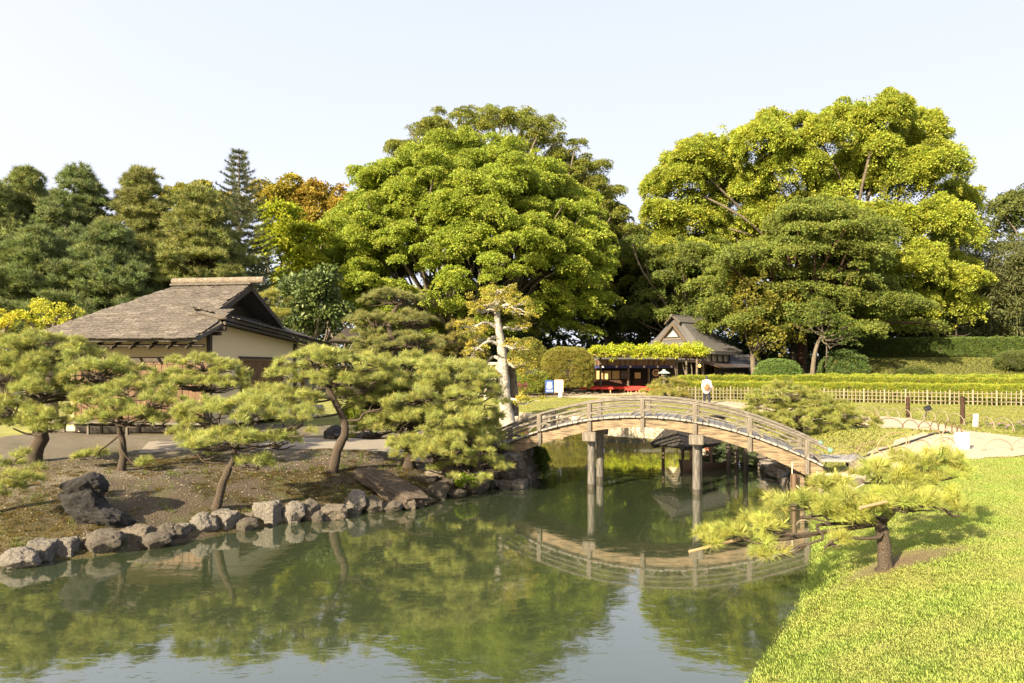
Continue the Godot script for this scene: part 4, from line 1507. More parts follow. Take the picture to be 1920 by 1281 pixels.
	for k in 46:
		put("valance_board", boxm(Vector3(0.142, 0.45, 0.03), 0.0), M[["valance", "grey_board", "cedar_trim", "valance"][(k * 5 + k / 4) % 4]], wg, Vector3(0.1 + k * 0.147, 2.42, 1.6 + R.randf() * 0.015))
	for x in [3.05, 4.75]:
		put("post", rod(Vector3(x, 0, 1.4), Vector3(x, 2.4, 1.4), 0.09, 8), M["bark_grey"], wg)
	var nr = thing("noren_curtain", "narrow indigo shop curtain with white crests under the valance", "curtain", Vector3(6.6, 3.0, -56.45))
	for k in 6:
		var p = put("cloth_panel", boxm(Vector3(1.12, 0.2, 0.02), 0.0), M["noren"], nr, Vector3(0.62 + k * 1.135, 0.08, 0), Basis(Vector3.UP, R.randf_range(-0.04, 0.04)))
		var cr = CylinderMesh.new()
		cr.top_radius = 0.09
		cr.bottom_radius = 0.09
		cr.height = 0.012
		cr.radial_segments = 10
		cr.rings = 0
		put("crest", cr, M["white"], p, Vector3(0.3, 0.02, 0.014), Basis(Vector3.RIGHT, PI / 2))
	# banner: dark cloth with the ring crest and lettering
	var bm = StandardMaterial3D.new()
	bm.albedo_texture = banner_texture(Color(0.10, 0.11, 0.16), Color(0.80, 0.66, 0.52), false)
	bm.roughness = 0.95
	var bn = thing("shop_banner", "dark blue hanging cloth with a pale ring crest and a row of characters", "banner", Vector3(13.05 - 0.9, 2.45, -57.6))
	var qm = QuadMesh.new()
	qm.size = Vector2(0.84, 1.15)
	put("cloth", boxm(Vector3(0.86, 1.17, 0.02), 0.0), M["navy"], bn)
	put("print", qm, bm, bn, Vector3(0, 0, 0.013))
	put("rod", rod(Vector3(-0.5, 0.6, 0), Vector3(0.5, 0.6, 0), 0.02), M["bench_wood"], bn)
	put("rod", rod(Vector3(-0.45, -0.6, 0), Vector3(0.45, -0.6, 0), 0.025), M["bench_wood"], bn)
	tag(put("counter_plate", boxm(Vector3(0.36, 0.14, 0.03), 0.0), M["bamboo"], self, Vector3(13.0, 1.95, -57.75)), "small orange brown name plate on the dark tea house wall", "plate")


func banner_texture(bg, fg, sign_):
	var w = 84
	var h = 116
	var im = Image.create(w, h, false, Image.FORMAT_RGB8)
	im.fill(bg)
	for y in h:
		for x in w:
			var dx = (x - 42.0)
			var dy = (y - 44.0)
			var r = sqrt(dx * dx + dy * dy)
			var on_ = false
			if sign_:
				# pot shaped emblem: round body, looped lid
				var body = pow(absf(dx / 28.0), 3.0) + pow(absf((y - 56.0) / 19.0), 3.0) < 1.0
				var lid = pow(dx / 24.0, 2.0) + pow((y - 30.0) / 16.0, 2.0)
				on_ = body or (lid < 1.0 and lid > 0.45 and y < 40) or (absf(y - 36.0) < 2.0 and absf(dx) < 21)
				if absf(dx) < 7 and y > 24 and y < 30 and lid < 0.45: on_ = true
				if body and absf(dx + 2) < 13 and ((y == 55 and x % 4 < 2) or (y == 58 and x % 3 < 2)):
					im.set_pixel(x, y, Color(0.6, 0.6, 0.6))
					continue
			else:
				on_ = r < 30 and r > 21
				if r <= 19 and (absf(dy) < 2 or (absf(dx) < 2) or absf(absf(dx) - 9) < 1.6 and dy > 0 or absf(dy - 10) < 1.6): on_ = true
			if on_: im.set_pixel(x, y, fg)
	# a row of four brush characters
	var glyphs = [[[2, 2, 2, 14], [0, 5, 5, 5], [7, 1, 14, 1], [8, 4, 13, 4], [8, 7, 14, 7], [8, 7, 8, 14], [14, 7, 14, 14], [11, 7, 11, 14], [8, 10, 14, 10], [8, 14, 14, 14]], [[1, 2, 14, 2], [1, 2, 1, 14], [14, 2, 14, 14], [7, 2, 7, 14], [1, 8, 14, 8], [1, 14, 14, 14]], [[0, 3, 14, 3], [4, 0, 4, 5], [10, 0, 10, 5], [7, 5, 1, 10], [7, 5, 13, 10], [7, 8, 7, 15], [3, 11, 11, 11]], [[2, 1, 13, 1], [2, 1, 2, 14], [13, 1, 13, 5], [2, 5, 13, 5], [4, 8, 13, 8], [8, 8, 5, 11], [4, 11, 13, 11], [8, 11, 8, 15], [4, 15, 14, 15]]]
	for g in 4:
		for s in glyphs[g]:
			for k in 24:
				var px = lerpf(s[0], s[2], k / 23.0) + 10 + g * 17
				var py = lerpf(s[1], s[3], k / 23.0) + 88
				for ox in 2:
					for oy in 2: im.set_pixel(clampi(int(px) + ox, 0, w - 1), clampi(int(py) + oy, 0, h - 1), fg)
	return ImageTexture.create_from_image(im)


func make_signs():
	var sm = StandardMaterial3D.new()
	sm.albedo_texture = banner_texture(Color(0.20, 0.34, 0.60), Color(0.80, 0.80, 0.80), true)
	sm.roughness = 0.6
	var a = thing("blue_sign", "blue standing sign with a white pot emblem and four white characters", "sign", px_on(1030, 50.0), 0.05)
	put("panel", boxm(Vector3(0.66, 0.96, 0.05), 0.01), M["navy"], a, Vector3(0, 0.73, 0))
	var q = QuadMesh.new()
	q.size = Vector2(0.6, 0.9)
	put("print", q, sm, a, Vector3(0, 0.73, 0.028))
	for s in [-0.28, 0.28]:
		put("leg", boxm(Vector3(0.04, 1.2, 0.04), 0.005), M["black"], a, Vector3(s, 0.6, -0.05))
		put("rear_leg", boxm(Vector3(0.04, 1.2, 0.04), 0.005), M["black"], a, Vector3(s, 0.58, -0.22), Basis(Vector3.RIGHT, 0.28))
	var im = Image.create(84, 120, false, Image.FORMAT_RGB8)
	im.fill(Color(0.80, 0.75, 0.66))
	im.fill_rect(Rect2i(0, 0, 84, 4), Color(0.75, 0.3, 0.22))
	im.fill_rect(Rect2i(0, 116, 84, 4), Color(0.75, 0.3, 0.22))
	im.fill_rect(Rect2i(38, 12, 9, 5), Color(0.6, 0.6, 0.5))
	for row in 4:
		var n = 2 if row == 2 else 3
		for k in n:
			var x = int(42 - n * 12 + k * 24 + 4)
			var y = 28 + row * 22
			im.fill_rect(Rect2i(x, y, 16, 6), [Color(0.62, 0.42, 0.25), Color(0.72, 0.55, 0.35), Color(0.45, 0.25, 0.18), Color(0.7, 0.45, 0.35)][(row * 3 + k) % 4])
			im.fill_rect(Rect2i(x + 2, y + 8, 12, 1), Color(0.7, 0.66, 0.6))
	var mm = StandardMaterial3D.new()
	mm.albedo_texture = ImageTexture.create_from_image(im)
	mm.roughness = 0.6
	var b = thing("menu_sign", "cream standing menu board with rows of small dish photographs", "sign", px_on(1048, 49.9), -0.06)
	put("panel", boxm(Vector3(0.64, 0.96, 0.05), 0.01), M["white"], b, Vector3(0, 0.73, 0))
	q = QuadMesh.new()
	q.size = Vector2(0.63, 0.94)
	put("print", q, mm, b, Vector3(0, 0.73, 0.028))
	for s in [-0.28, 0.28]:
		put("leg", boxm(Vector3(0.04, 1.2, 0.04), 0.005), M["black"], b, Vector3(s, 0.6, -0.05))
		put("rear_leg", boxm(Vector3(0.04, 1.2, 0.04), 0.005), M["white"], b, Vector3(s, 0.58, -0.22), Basis(Vector3.RIGHT, 0.28))
	var c = thing("white_stand", "small blank white box standing on the path before the menu sign", "box", px_on(1050.5, 48.6), 0.35)
	put("body", boxm(Vector3(0.2, 0.42, 0.2), 0.01), M["white"], c, Vector3(0, 0.22, 0))
	put("foot", boxm(Vector3(0.24, 0.03, 0.24), 0.005), M["grey_board"], c, Vector3(0, 0.015, 0))


func red_bench(label, px, d, w, deep, turn):
	var p = px_on(px, d)
	var t = thing("red_bench", label, "bench", p, turn, "red covered benches")
	for sx in [-1.0, 1.0]:
		for sz in [-1.0, 1.0]:
			put("leg", boxm(Vector3(0.07, 0.47, 0.07), 0.005), M["bench_wood"], t, Vector3(sx * (w * 0.5 - 0.18), 0.235, sz * (deep * 0.5 - 0.12)))
	put("seat", boxm(Vector3(w - 0.06, 0.06, deep - 0.06), 0.005), M["bench_wood"], t, Vector3(0, 0.48, 0))
	# cloth with a wavy hem
	var st = begin()
	var top = 0.52
	var ring = []
	var n = 36
	for k in n:
		var f = float(k) / n * 4.0
		var side = int(f)
		var g = f - side
		var x = [lerpf(-1, 1, g), 1.0, lerpf(1, -1, g), -1.0][side] * w * 0.5
		var z = [1.0, lerpf(1, -1, g), -1.0, lerpf(-1, 1, g)][side] * deep * 0.5
		ring.append(Vector3(x, top, z))
	for k in n:
		var a = ring[k]
		var b = ring[(k + 1) % n]
		tri(st, Vector3(0, top + 0.002, 0), a, b, Vector3.UP)
		var o1 = Vector3(a.x * 1.03, top - 0.17 - 0.03 * sin(k * 2.1), a.z * 1.06 + 0.02 * sin(k * 1.9))
		var k2 = (k + 1) % n
		var o2 = Vector3(b.x * 1.03, top - 0.17 - 0.03 * sin(k2 * 2.1), b.z * 1.06 + 0.02 * sin(k2 * 1.9))
		quad(st, a, b, o2, o1, Vector3(a.x, 0, a.z))
	put("red_cover", st, M["red_cloth"], t)


func make_tea_yard():
	red_bench("long red covered bench nearest the round hedge", 1117, 54.0, 2.6, 0.9, -0.05)
	red_bench("red covered bench right behind the one by the round hedge", 1148, 55.6, 2.2, 0.9, 0.1)
	red_bench("red covered bench against the counter wall, farthest left", 1130, 57.0, 1.7, 0.8, 0.0)
	red_bench("red covered bench beside the bark post, before the counter door", 1180, 56.6, 1.9, 0.9, -0.1)
	red_bench("red covered bench under the dark banner", 1210, 56.8, 2.0, 0.8, 0.0)
	red_bench("sunlit red covered bench nearest the lawn, left of the cushion pine", 1200, 52.0, 2.0, 1.0, 0.12)
	red_bench("red covered bench half behind the cushion pine", 1222, 53.8, 1.5, 0.9, 0.0)
	# wisteria arbour
	var t = thing("wisteria_arbour", "timber arbour carrying bright green wisteria before the tea house", "arbour", Vector3(0, 0, 0))
	for q in [[1126, 55.4], [1269, 54.5], [1287, 54.0], [1307, 53.5], [1318, 55.5]]:
		var p = px_on(q[0], q[1])
		put("post", rod(p, p + Vector3(0, 3.05, 0), 0.1, 9, 0.085), M["bark_grey"], t)
	for z in [-53.6, -55.2, -56.4]:
		put("beam", rod(Vector3(6.4, 4.02, z), Vector3(15.0, 4.02, z), 0.07), M["bamboo"], t)
	for k in 15:
		put("cross_pole", rod(Vector3(6.7 + k * 0.57, 4.13, -53.2), Vector3(6.7 + k * 0.57, 4.13, -56.9), 0.045), M["bamboo"], t)
	var v = thing("wisteria", "bright yellow green wisteria spread along the top of the arbour", "vine", Vector3(0, 0, 0))
	var xf = []
	var col = []
	for i in 900:
		var x = R.randf_range(6.3, 15.2)
		var edge = 0.32 * (0.6 + wob.get_noise_2d(x * 8.0, 3.0) + clampf((x - 9.0) / 6.0, 0, 1) * 0.6)
		var z = R.randf_range(-56.6, -52.9)
		var hump = 0.5 + wob.get_noise_2d(x * 9.0, z * 5.0) * 0.9 + clampf((x - 8.0) / 6.0, 0, 1) * 0.25
		var p = Vector3(x, 4.15 + R.randf_range(-0.12, 0.75) * hump, z)
		if z > -53.5 and R.randf() < 0.4: p.y -= R.randf() * 0.5
		var s = R.randf_range(0.3, 0.75)
		xf.append(Transform3D(up_basis(Vector3.UP + rand_dir() * 0.6, Vector3(s, s, s), R.randf() * 6), p))
		col.append(tint([0.40, 0.47, 0.05], 0.25))
	scatter("foliage", G["wisteria"], M["leaf"], xf, col, v)
	var st = begin()
	for k in 3:
		limb(st, px_on(1269 + k * 18, 54.4 - k * 0.45) + Vector3(0.12, 0, 0), Vector3(13.0 + k * 0.5, 4.2, -54.5), 0.06, 0.03, 0.06, 5)
	put("stem", st, M["bark_grey"], v)
	# post lamp with a green copper roof
	var l = thing("garden_lamp", "wooden post lantern with a verdigris copper roof before the tea house", "lamp", px_on(1245, 51.0, 0.0), 0.3)
	put("post", boxm(Vector3(0.16, 1.5, 0.16), 0.015), M["timber_up"], l, Vector3(0, 0.75, 0))
	put("lamp_box", boxm(Vector3(0.3, 0.22, 0.3), 0.015), M["timber_up"], l, Vector3(0, 1.55, 0))
	var rf = begin()
	var e = 0.34
	for k in 4:
		var a = Vector3([-e, e, e, -e][k], 1.66, [e, e, -e, -e][k])
		var b = Vector3([e, e, -e, -e][k], 1.66, [e, -e, -e, e][k])
		quad(rf, a, b, Vector3(b.x * 0.25, 1.86, b.z * 0.25), Vector3(a.x * 0.25, 1.86, a.z * 0.25), Vector3((a.x + b.x), 1, (a.z + b.z)))
		tri(rf, a, b, Vector3(0, 1.66, 0), Vector3.DOWN)
	put("lamp_roof", rf, M["copper_green"], l)
	put("finial", boxm(Vector3(0.16, 0.1, 0.16), 0.01), M["copper_green"], l, Vector3(0, 1.9, 0))
	# small lit lamp by the entrance
	var w = thing("entrance_lamp", "small glowing amber lamp hanging at the tea house entrance", "lamp", at(1311.5, 686, 56.2))
	var sp = SphereMesh.new()
	sp.radius = 0.12
	sp.height = 0.26
	sp.radial_segments = 12
	sp.rings = 8
	put("lamp_shade", sp, M["lamp_glow"], w)
	put("lamp_bracket", boxm(Vector3(0.05, 0.3, 0.05), 0.0), M["black"], w, Vector3(-0.05, 0.22, -0.05))
	var om = OmniLight3D.new()
	om.light_color = Color(1.0, 0.62, 0.25)
	om.light_energy = 0.35
	om.light_size = 0.1
	om.omni_range = 8
	om.omni_attenuation = 2.0
	om.shadow_enabled = true
	om.position = Vector3(0, 0, 0.2)
	w.add_child(om)
	# board screens right of the tea house
	for q in [["grey board screen beside the tea house windows", 1375, 1395, 60.0], ["paler grey board screen left of the round camellia", 1396, 1419, 60.4], ["brown board screen between the two camellias", 1500, 1536, 58.0]]:
		var p0 = px_on(q[1], q[3])
		var p1 = px_on(q[2], q[3])
		var f = thing("board_screen", q[0], "fence", p0, 0.0, "board screens")
		var n = int((p1.x - p0.x) / 0.15)
		for k in n:
			put("plank", boxm(Vector3(0.142, 1.5 + 0.03 * (k % 3), 0.025), 0.004), M[["grey_board", "timber_up", "grey_board"][k % 3]], f, Vector3(0.075 + k * 0.15, 0.76, 0))
		put("rail", boxm(Vector3(p1.x - p0.x, 0.07, 0.05), 0.005), M["dark_timber"], f, Vector3((p1.x - p0.x) * 0.5, 1.1, 0.04))
		put("rail", boxm(Vector3(p1.x - p0.x, 0.07, 0.05), 0.005), M["dark_timber"], f, Vector3((p1.x - p0.x) * 0.5, 0.4, 0.04))
		put("post", boxm(Vector3(0.1, 1.65, 0.1), 0.008), M["grey_board"], f, Vector3(0, 0.82, 0.03))
	# pale timber gate left of the white tree
	var g = thing("timber_gate", "pale timber garden gate of two posts and crossbeams behind the white trunk tree", "gate", px_on(930, 46.0), 0.0)
	put("crossbeam", boxm(Vector3(2.5, 0.2, 0.2), 0.015), M["stone_pale"], g, Vector3(0.1, 2.45, 0))
	put("crossbeam", boxm(Vector3(1.9, 0.14, 0.14), 0.012), M["stone_pale"], g, Vector3(0.1, 2.0, 0))
	put("strut", boxm(Vector3(0.16, 0.32, 0.1), 0.01), M["stone_pale"], g, Vector3(0.05, 2.22, 0))
	for s in [-0.7, 0.95]:
		put("post", rod(Vector3(s, 0, 0), Vector3(s, 2.4, 0), 0.12, 10), M["stone_pale"], g)
	# roof of a pavilion among the trees
	var pv = thing("small_pavilion", "small dark tiled pavilion roof among the trees behind the hall", "building", at(652, 690, 42.0) + Vector3(0, -2.6, 0), 0.3)
	var pr = begin()
	for k in 4:
		var a = Vector3([-1.2, 1.2, 1.2, -1.2][k], 4.2, [1.2, 1.2, -1.2, -1.2][k])
		var b = Vector3([1.2, 1.2, -1.2, -1.2][k], 4.2, [1.2, -1.2, -1.2, 1.2][k])
		slab(pr, [a, b, Vector3(0, 5.1, 0)], 0.1, Vector3(a.x + b.x, 3, a.z + b.z))
	put("roof", pr, M["dark_timber"], pv)
	for sx in [-0.8, 0.8]:
		for sz in [-0.8, 0.8]:
			put("post", boxm(Vector3(0.14, 4.0, 0.14), 0.01), M["dark_timber"], pv, Vector3(sx, 2.0, sz))

# ---------------------------------------------------------------- garden pines
func pad(base, px, py, w, h, d):
	var s = d / F
	return [at(px, py, d) - base, Vector3(w * 0.5 * s, h * 0.5 * s, w * 0.42 * s)]


func rel(base, list, d):
	var out = []
	for q in list: out.append(at(q[0], q[1], d + (q[2] if q.size() > 2 else 0.0)) - base)
	return out


func pine_from(called, label, px, d, trunk, r0, pads, o = {}):
	var base = px_on(px, d, -0.03)
	var tr = [Vector3.ZERO]
	tr.append_array(rel(base, trunk, d))
	var pp = []
	for q in pads:
		pp.append(pad(base, q[0], q[1], q[2], q[3], d + (q[4] if q.size() > 4 else 0.0)))
	return garden_pine(called, label, base, tr, r0, pp, o)


func make_pines():
	var grp = "pruned pines on the island bank"
	pine_from("garden_pine", "broad spreading pine at the left edge in front of the hall", 60, 15.2, [[78, 810], [62, 745], [45, 690]], 0.17, [[40, 668, 160, 54], [140, 672, 120, 46], [85, 646, 130, 40], [178, 698, 120, 42, -0.5], [20, 708, 120, 50, -0.6], [100, 728, 130, 46, -0.6], [215, 690, 80, 34], [20, 770, 100, 50, -0.5], [95, 775, 80, 40, -0.7], [-30, 660, 120, 70], [150, 740, 90, 36], [40, 690, 120, 50, -0.4], [60, 800, 110, 40, -0.6]], {"group": grp, "size": 0.17, "puffs": 1.6, "pad": Vector3(1.12, 1.3, 1.12)})
	pine_from("garden_pine", "small round pine with a straight dark trunk right of the black boulder", 228, 14.4, [[231, 835], [224, 800], [232, 755]], 0.085, [[240, 733, 130, 46], [188, 758, 100, 44, -0.2], [287, 752, 100, 44], [232, 785, 130, 44, -0.3], [300, 790, 70, 30], [170, 858, 54, 20], [262, 872, 44, 22], [165, 790, 60, 28]], {"group": grp, "size": 0.16})
	pine_from("garden_pine", "pine close before the hall corner, its crown against the cream wall", 386, 17.4, [[388, 800], [383, 745], [380, 700]], 0.1, [[378, 682, 120, 40], [330, 705, 90, 36], [430, 704, 66, 34], [378, 722, 140, 34, -0.2], [310, 715, 70, 26]], {"group": grp, "size": 0.17})
	pine_from("garden_pine", "low wide pine with a leaning pale trunk nearest the waterside stones", 405, 12.9, [[418, 905], [436, 865], [440, 840]], 0.085, [[395, 775, 120, 50], [470, 768, 130, 52], [555, 785, 100, 60], [345, 800, 70, 40], [430, 826, 160, 44, -0.3], [520, 830, 100, 40], [482, 872, 64, 40, -0.2], [375, 850, 60, 30]], {"group": grp, "size": 0.16})
	pine_from("garden_pine", "pine with a forked twisting trunk beside the grey gravel path", 622, 15.6, [[636, 835], [648, 800], [618, 735], [600, 690]], 0.12, [[600, 672, 130, 40], [568, 698, 100, 36], [662, 680, 110, 42], [530, 748, 120, 50, -0.3], [620, 712, 120, 42], [692, 716, 100, 46], [500, 740, 80, 40], [560, 770, 90, 34], [700, 760, 60, 30]], {"group": grp, "size": 0.17})
	pine_from("garden_pine", "large dense domed pine overhanging the left end of the bridge", 765, 16.9, [[775, 800], [800, 770], [830, 740]], 0.16, [[760, 690, 170, 50], [850, 702, 150, 50], [700, 712, 130, 46], [800, 738, 170, 46, -0.6], [890, 742, 110, 60], [835, 782, 160, 50, -0.8], [750, 790, 120, 46, -0.7], [875, 812, 130, 56, -0.5], [915, 838, 80, 54, -0.3], [810, 850, 130, 46, -1.0], [880, 872, 120, 46, -0.8], [925, 790, 60, 44, 0.2], [720, 760, 110, 40, -0.3], [770, 835, 80, 40, -1.0], [700, 800, 90, 50, -0.6], [850, 830, 120, 50, -1.1], [680, 745, 90, 50, -0.5]], {"group": grp, "size": 0.17, "puffs": 1.8, "pad": Vector3(1.15, 1.4, 1.15)})
	pine_from("garden_pine", "low pine reaching in at the left frame edge beside the black boulder", -50, 11.3, [[-40, 900], [-10, 890]], 0.07, [[15, 878, 100, 46], [45, 905, 60, 30], [5, 918, 70, 30], [30, 855, 60, 26]], {"group": grp, "size": 0.15})
	pine_from("lawn_pine", "sprawling low pine on the right lawn bank leaning out over the water", 1660, 8.15, [[1656, 1005], [1652, 982, 0.1], [1672, 955, 0.2], [1692, 925, 0.2]], 0.085, [[1715, 872, 140, 44, 0.4], [1640, 892, 120, 44, 0.2], [1765, 915, 90, 54, 0.1], [1692, 915, 130, 44, -0.1], [1700, 945, 120, 34, -0.4], [1590, 920, 110, 44, 0.2], [1560, 945, 120, 44, 0.1], [1500, 955, 120, 48, 0.1], [1440, 985, 90, 36], [1395, 1006, 80, 24, -0.1], [1330, 1012, 50, 18, -0.1], [1545, 1018, 70, 40, -0.1], [1604, 958, 90, 30], [1785, 950, 60, 44], [1430, 1030, 40, 30, -0.2], [1755, 880, 110, 44, 0.5], [1640, 935, 100, 36, -0.3]], {"size": 0.165, "c": [0.33, 0.38, 0.10], "per": 10, "puffs": 1.5})
	pine_from("mound_pine", "cushion shaped pine in tiers behind the right half of the bridge", 1500, 21.8, [[1498, 790], [1490, 750], [1475, 735]], 0.12, [[1468, 738, 110, 44], [1530, 758, 100, 44], [1432, 768, 70, 36], [1500, 785, 140, 44, -0.4], [1582, 780, 100, 46], [1612, 796, 60, 26, -0.2], [1545, 806, 80, 32, -0.4], [1450, 795, 80, 34, -0.3]], {"size": 0.17, "c": [0.27, 0.31, 0.09]})
	pine_from("cushion_pine", "small cushion pine between the red benches and the lattice fence", 1246, 46.0, [[1248, 735], [1250, 722]], 0.12, [[1250, 718, 56, 18], [1228, 732, 44, 18], [1272, 730, 44, 20], [1250, 740, 70, 16, -0.5]], {"size": 0.3, "c": [0.30, 0.31, 0.09]})
	pine_from("cloud_pine", "tall tiered cloud pruned pine behind the dense pine, before the bright elm", 738, 30.0, [[740, 700], [738, 650], [730, 610], [745, 570]], 0.19, [[740, 560, 116, 34], [702, 600, 96, 36], [772, 596, 84, 36], [682, 632, 80, 36], [762, 641, 130, 38], [713, 655, 100, 34], [680, 672, 90, 30]], {"size": 0.22, "c": [0.25, 0.28, 0.11], "puffs": 1.3})
	pine_from("red_pine", "sparse olive pine with a reddish trunk left of the white trunk tree", 868, 34.0, [[866, 730], [868, 680], [856, 640]], 0.13, [[872, 615, 66, 30], [845, 642, 70, 36], [862, 662, 90, 34], [832, 668, 60, 26]], {"size": 0.24, "c": [0.25, 0.24, 0.08], "bark": "bark_red"})
	pine_from("garden_pine", "yellowish pine tufts rising behind the right gable of the hall", 508, 33.0, [[505, 660], [506, 600], [503, 570]], 0.1, [[505, 560, 60, 34], [524, 592, 50, 30], [492, 575, 36, 24]], {"size": 0.24, "c": [0.34, 0.36, 0.10]})
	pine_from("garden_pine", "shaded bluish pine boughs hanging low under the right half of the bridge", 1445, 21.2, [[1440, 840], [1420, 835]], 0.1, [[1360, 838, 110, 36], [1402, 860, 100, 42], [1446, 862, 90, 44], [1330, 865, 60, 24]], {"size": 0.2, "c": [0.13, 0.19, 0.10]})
	# bamboo props of the lawn pine
	tag(put("bamboo_pole", rod(at(1292, 1035, 7.9), at(1402, 1007, 8.05), 0.019, 8), M["bamboo"]), "pale bamboo pole sticking out of the lawn pine over the water", "pole")
	tag(put("bamboo_pole", rod(at(1612, 953, 7.5), at(1662, 941, 7.6), 0.02, 8), M["bamboo"]), "short pale bamboo pole lying in the middle of the lawn pine", "pole")


func white_tree():
	var d = 26.4
	var base = px_on(955, d, -0.1)
	var t = thing("pruned_tree", "hard pruned tree with a thick white trunk behind the left bridge end", "tree", base)
	var st = begin()
	var tp = curve(rel(base, [[957, 805], [948, 760], [944, 700], [940, 650], [934, 610], [930, 572]], d), 5)
	var tr = radii(tp.size(), 0.30, 0.10, 0.8)
	tr[0] = 0.42
	for i in tp.size(): tr[i] *= 1.0 + 0.05 * sin(i * 2.3)
	tube(st, tp, tr, 12)
	put("trunk", st, M["bark_white"], t)
	st = begin()
	tube(st, rel(base, [[962, 780], [961, 720], [958, 672]], d + 0.4), [0.24, 0.2, 0.12], 9)
	put("dead_stem", st, M["bark_grey"], t)
	st = begin()
	var xf = []
	var col = []
	for q in [[582, 898, 583, 0], [582, 976, 590, 1], [585, 962, 572, 0], [622, 880, 622, 1], [620, 972, 616, 0], [645, 900, 640, 0], [655, 888, 662, 1], [655, 968, 652, 0], [690, 905, 690, 1], [690, 970, 688, 0], [705, 915, 712, 0], [700, 998, 702, 1], [740, 990, 757, 0], [574, 908, 572, 0], [572, 950, 560, 0], [570, 922, 556, 0], [570, 936, 550, 1]]:
		var k = clampf((q[0] - 572.0) / 230.0, 0.0, 1.0)
		var a = tp[clampi(int((1.0 - k) * (tp.size() - 1)), 0, tp.size() - 1)]
		var b = at(q[1], q[2], d + R.randf_range(-0.8, 0.8)) - base
		var lp = curve([a, a.lerp(b, 0.4) + Vector3(0, 0.3 if q[3] else 0.05, 0), a.lerp(b, 0.75) + Vector3(0, 0.2 if q[3] else -0.05, 0), b], 4)
		tube(st, lp, radii(lp.size(), 0.085, 0.03), 6)
		for j in 9:
			var p = b + Vector3(R.randf_range(-0.55, 0.55), R.randf_range(-0.1, 0.3), R.randf_range(-0.5, 0.5))
			limb(st, lp[lp.size() - 2 - j % 5], p, 0.022, 0.01, 0.15, 4)
			for m in 2:
				var s = R.randf_range(0.22, 0.4)
				xf.append(Transform3D(up_basis(Vector3.UP + rand_dir() * 0.6, Vector3(s, s, s), R.randf() * 6), p + rand_dir() * 0.12))
				col.append(tint([0.36, 0.34, 0.07], 0.25))
	put("branches", st, M["bark_white"], t)
	scatter("leaves", G["small"], M["leaf"], xf, col, t)

# ---------------------------------------------------------------- shrubs and hedges
func shrub(called, label, cat, base, r, c, n, size, o = {}):
	var t = thing(called, label, cat, base, 0.0, o.get("group", ""))
	var box = o.get("box", 0.0)
	if o.get("core", true):
		var co = rock(o.get("seed", 3), 0, 0.0, 3, 0.06)
		if box > 0.0:
			put("twigs", boxm(Vector3(r.x * 1.8, r.y * 1.82, r.z * 1.7), 0.1), M["twigs"], t, Vector3(0, r.y * 0.92, 0))
		else:
			put("twigs", co, M["twigs"], t, Vector3(0, r.y * 0.95, 0), Basis.from_scale(r * 0.66))
	var xf = []
	var col = []
	var xw = []
	var cw = []
	var ns = FastNoiseLite.new()
	ns.frequency = 0.5
	ns.seed = int(base.x * 10)
	for i in n:
		var d = rand_dir()
		if d.y < -0.6: d.y = -d.y
		var p
		if box > 0.0:
			var e = R.randf()
			p = Vector3(R.randf_range(-1, 1), R.randf_range(-1, 1), R.randf_range(-1, 1))
			if e < 0.4:
				p.y = R.randf_range(0.9, 1.02)
				d = Vector3.UP
			elif e < 0.8:
				p.z = R.randf_range(0.9, 1.02)
				d = Vector3(0, 0.4, 1)
			elif e < 0.9:
				p.z = -R.randf_range(0.9, 1.02)
				d = Vector3(0, 0.4, -1)
			else:
				p.x = signf(p.x) * R.randf_range(0.97, 1.0)
				d = Vector3(p.x, 0.4, 0)
			p.y += ns.get_noise_2d(p.x * r.x * 2.0, p.z * 3.0) * 0.07
			p = Vector3(p.x * r.x, r.y * (1.0 + p.y), p.z * r.z)
		else:
			p = d * r * lerpf(0.72, 1.0, sqrt(R.randf())) * (1.0 + 0.16 * ns.get_noise_3d(d.x * 6, d.y * 6, d.z * 6))
			if o.get("square", false):
				var pw = 0.72
				p = Vector3(signf(p.x) * pow(absf(p.x / r.x), pw) * r.x, signf(p.y) * pow(absf(p.y / r.y), pw) * r.y, signf(p.z) * pow(absf(p.z / r.z), pw) * r.z) * 0.92
			p.y += r.y * 0.95
			if p.y < 0.0: continue
		var s = size * R.randf_range(0.7, 1.3)
		var tr = Transform3D(up_basis(d + Vector3.UP * 0.5 + rand_dir() * 0.4, Vector3(s, s, s), R.randf() * 6), p)
		if o.has("flower") and R.randf() < o["share"]:
			tr.basis = tr.basis.scaled(Vector3.ONE * 0.55)
			xw.append(tr)
			cw.append(tint(o["flower"], 0.2))
		else:
			xf.append(tr)
			col.append(tint(c, 0.22))
	scatter("foliage", G[o.get("mesh", "small")], M[o.get("mat", "leaf")], xf, col, t)
	if xw.size(): scatter("flowers", G["small"], M["leaf"], xw, cw, t)
	return t


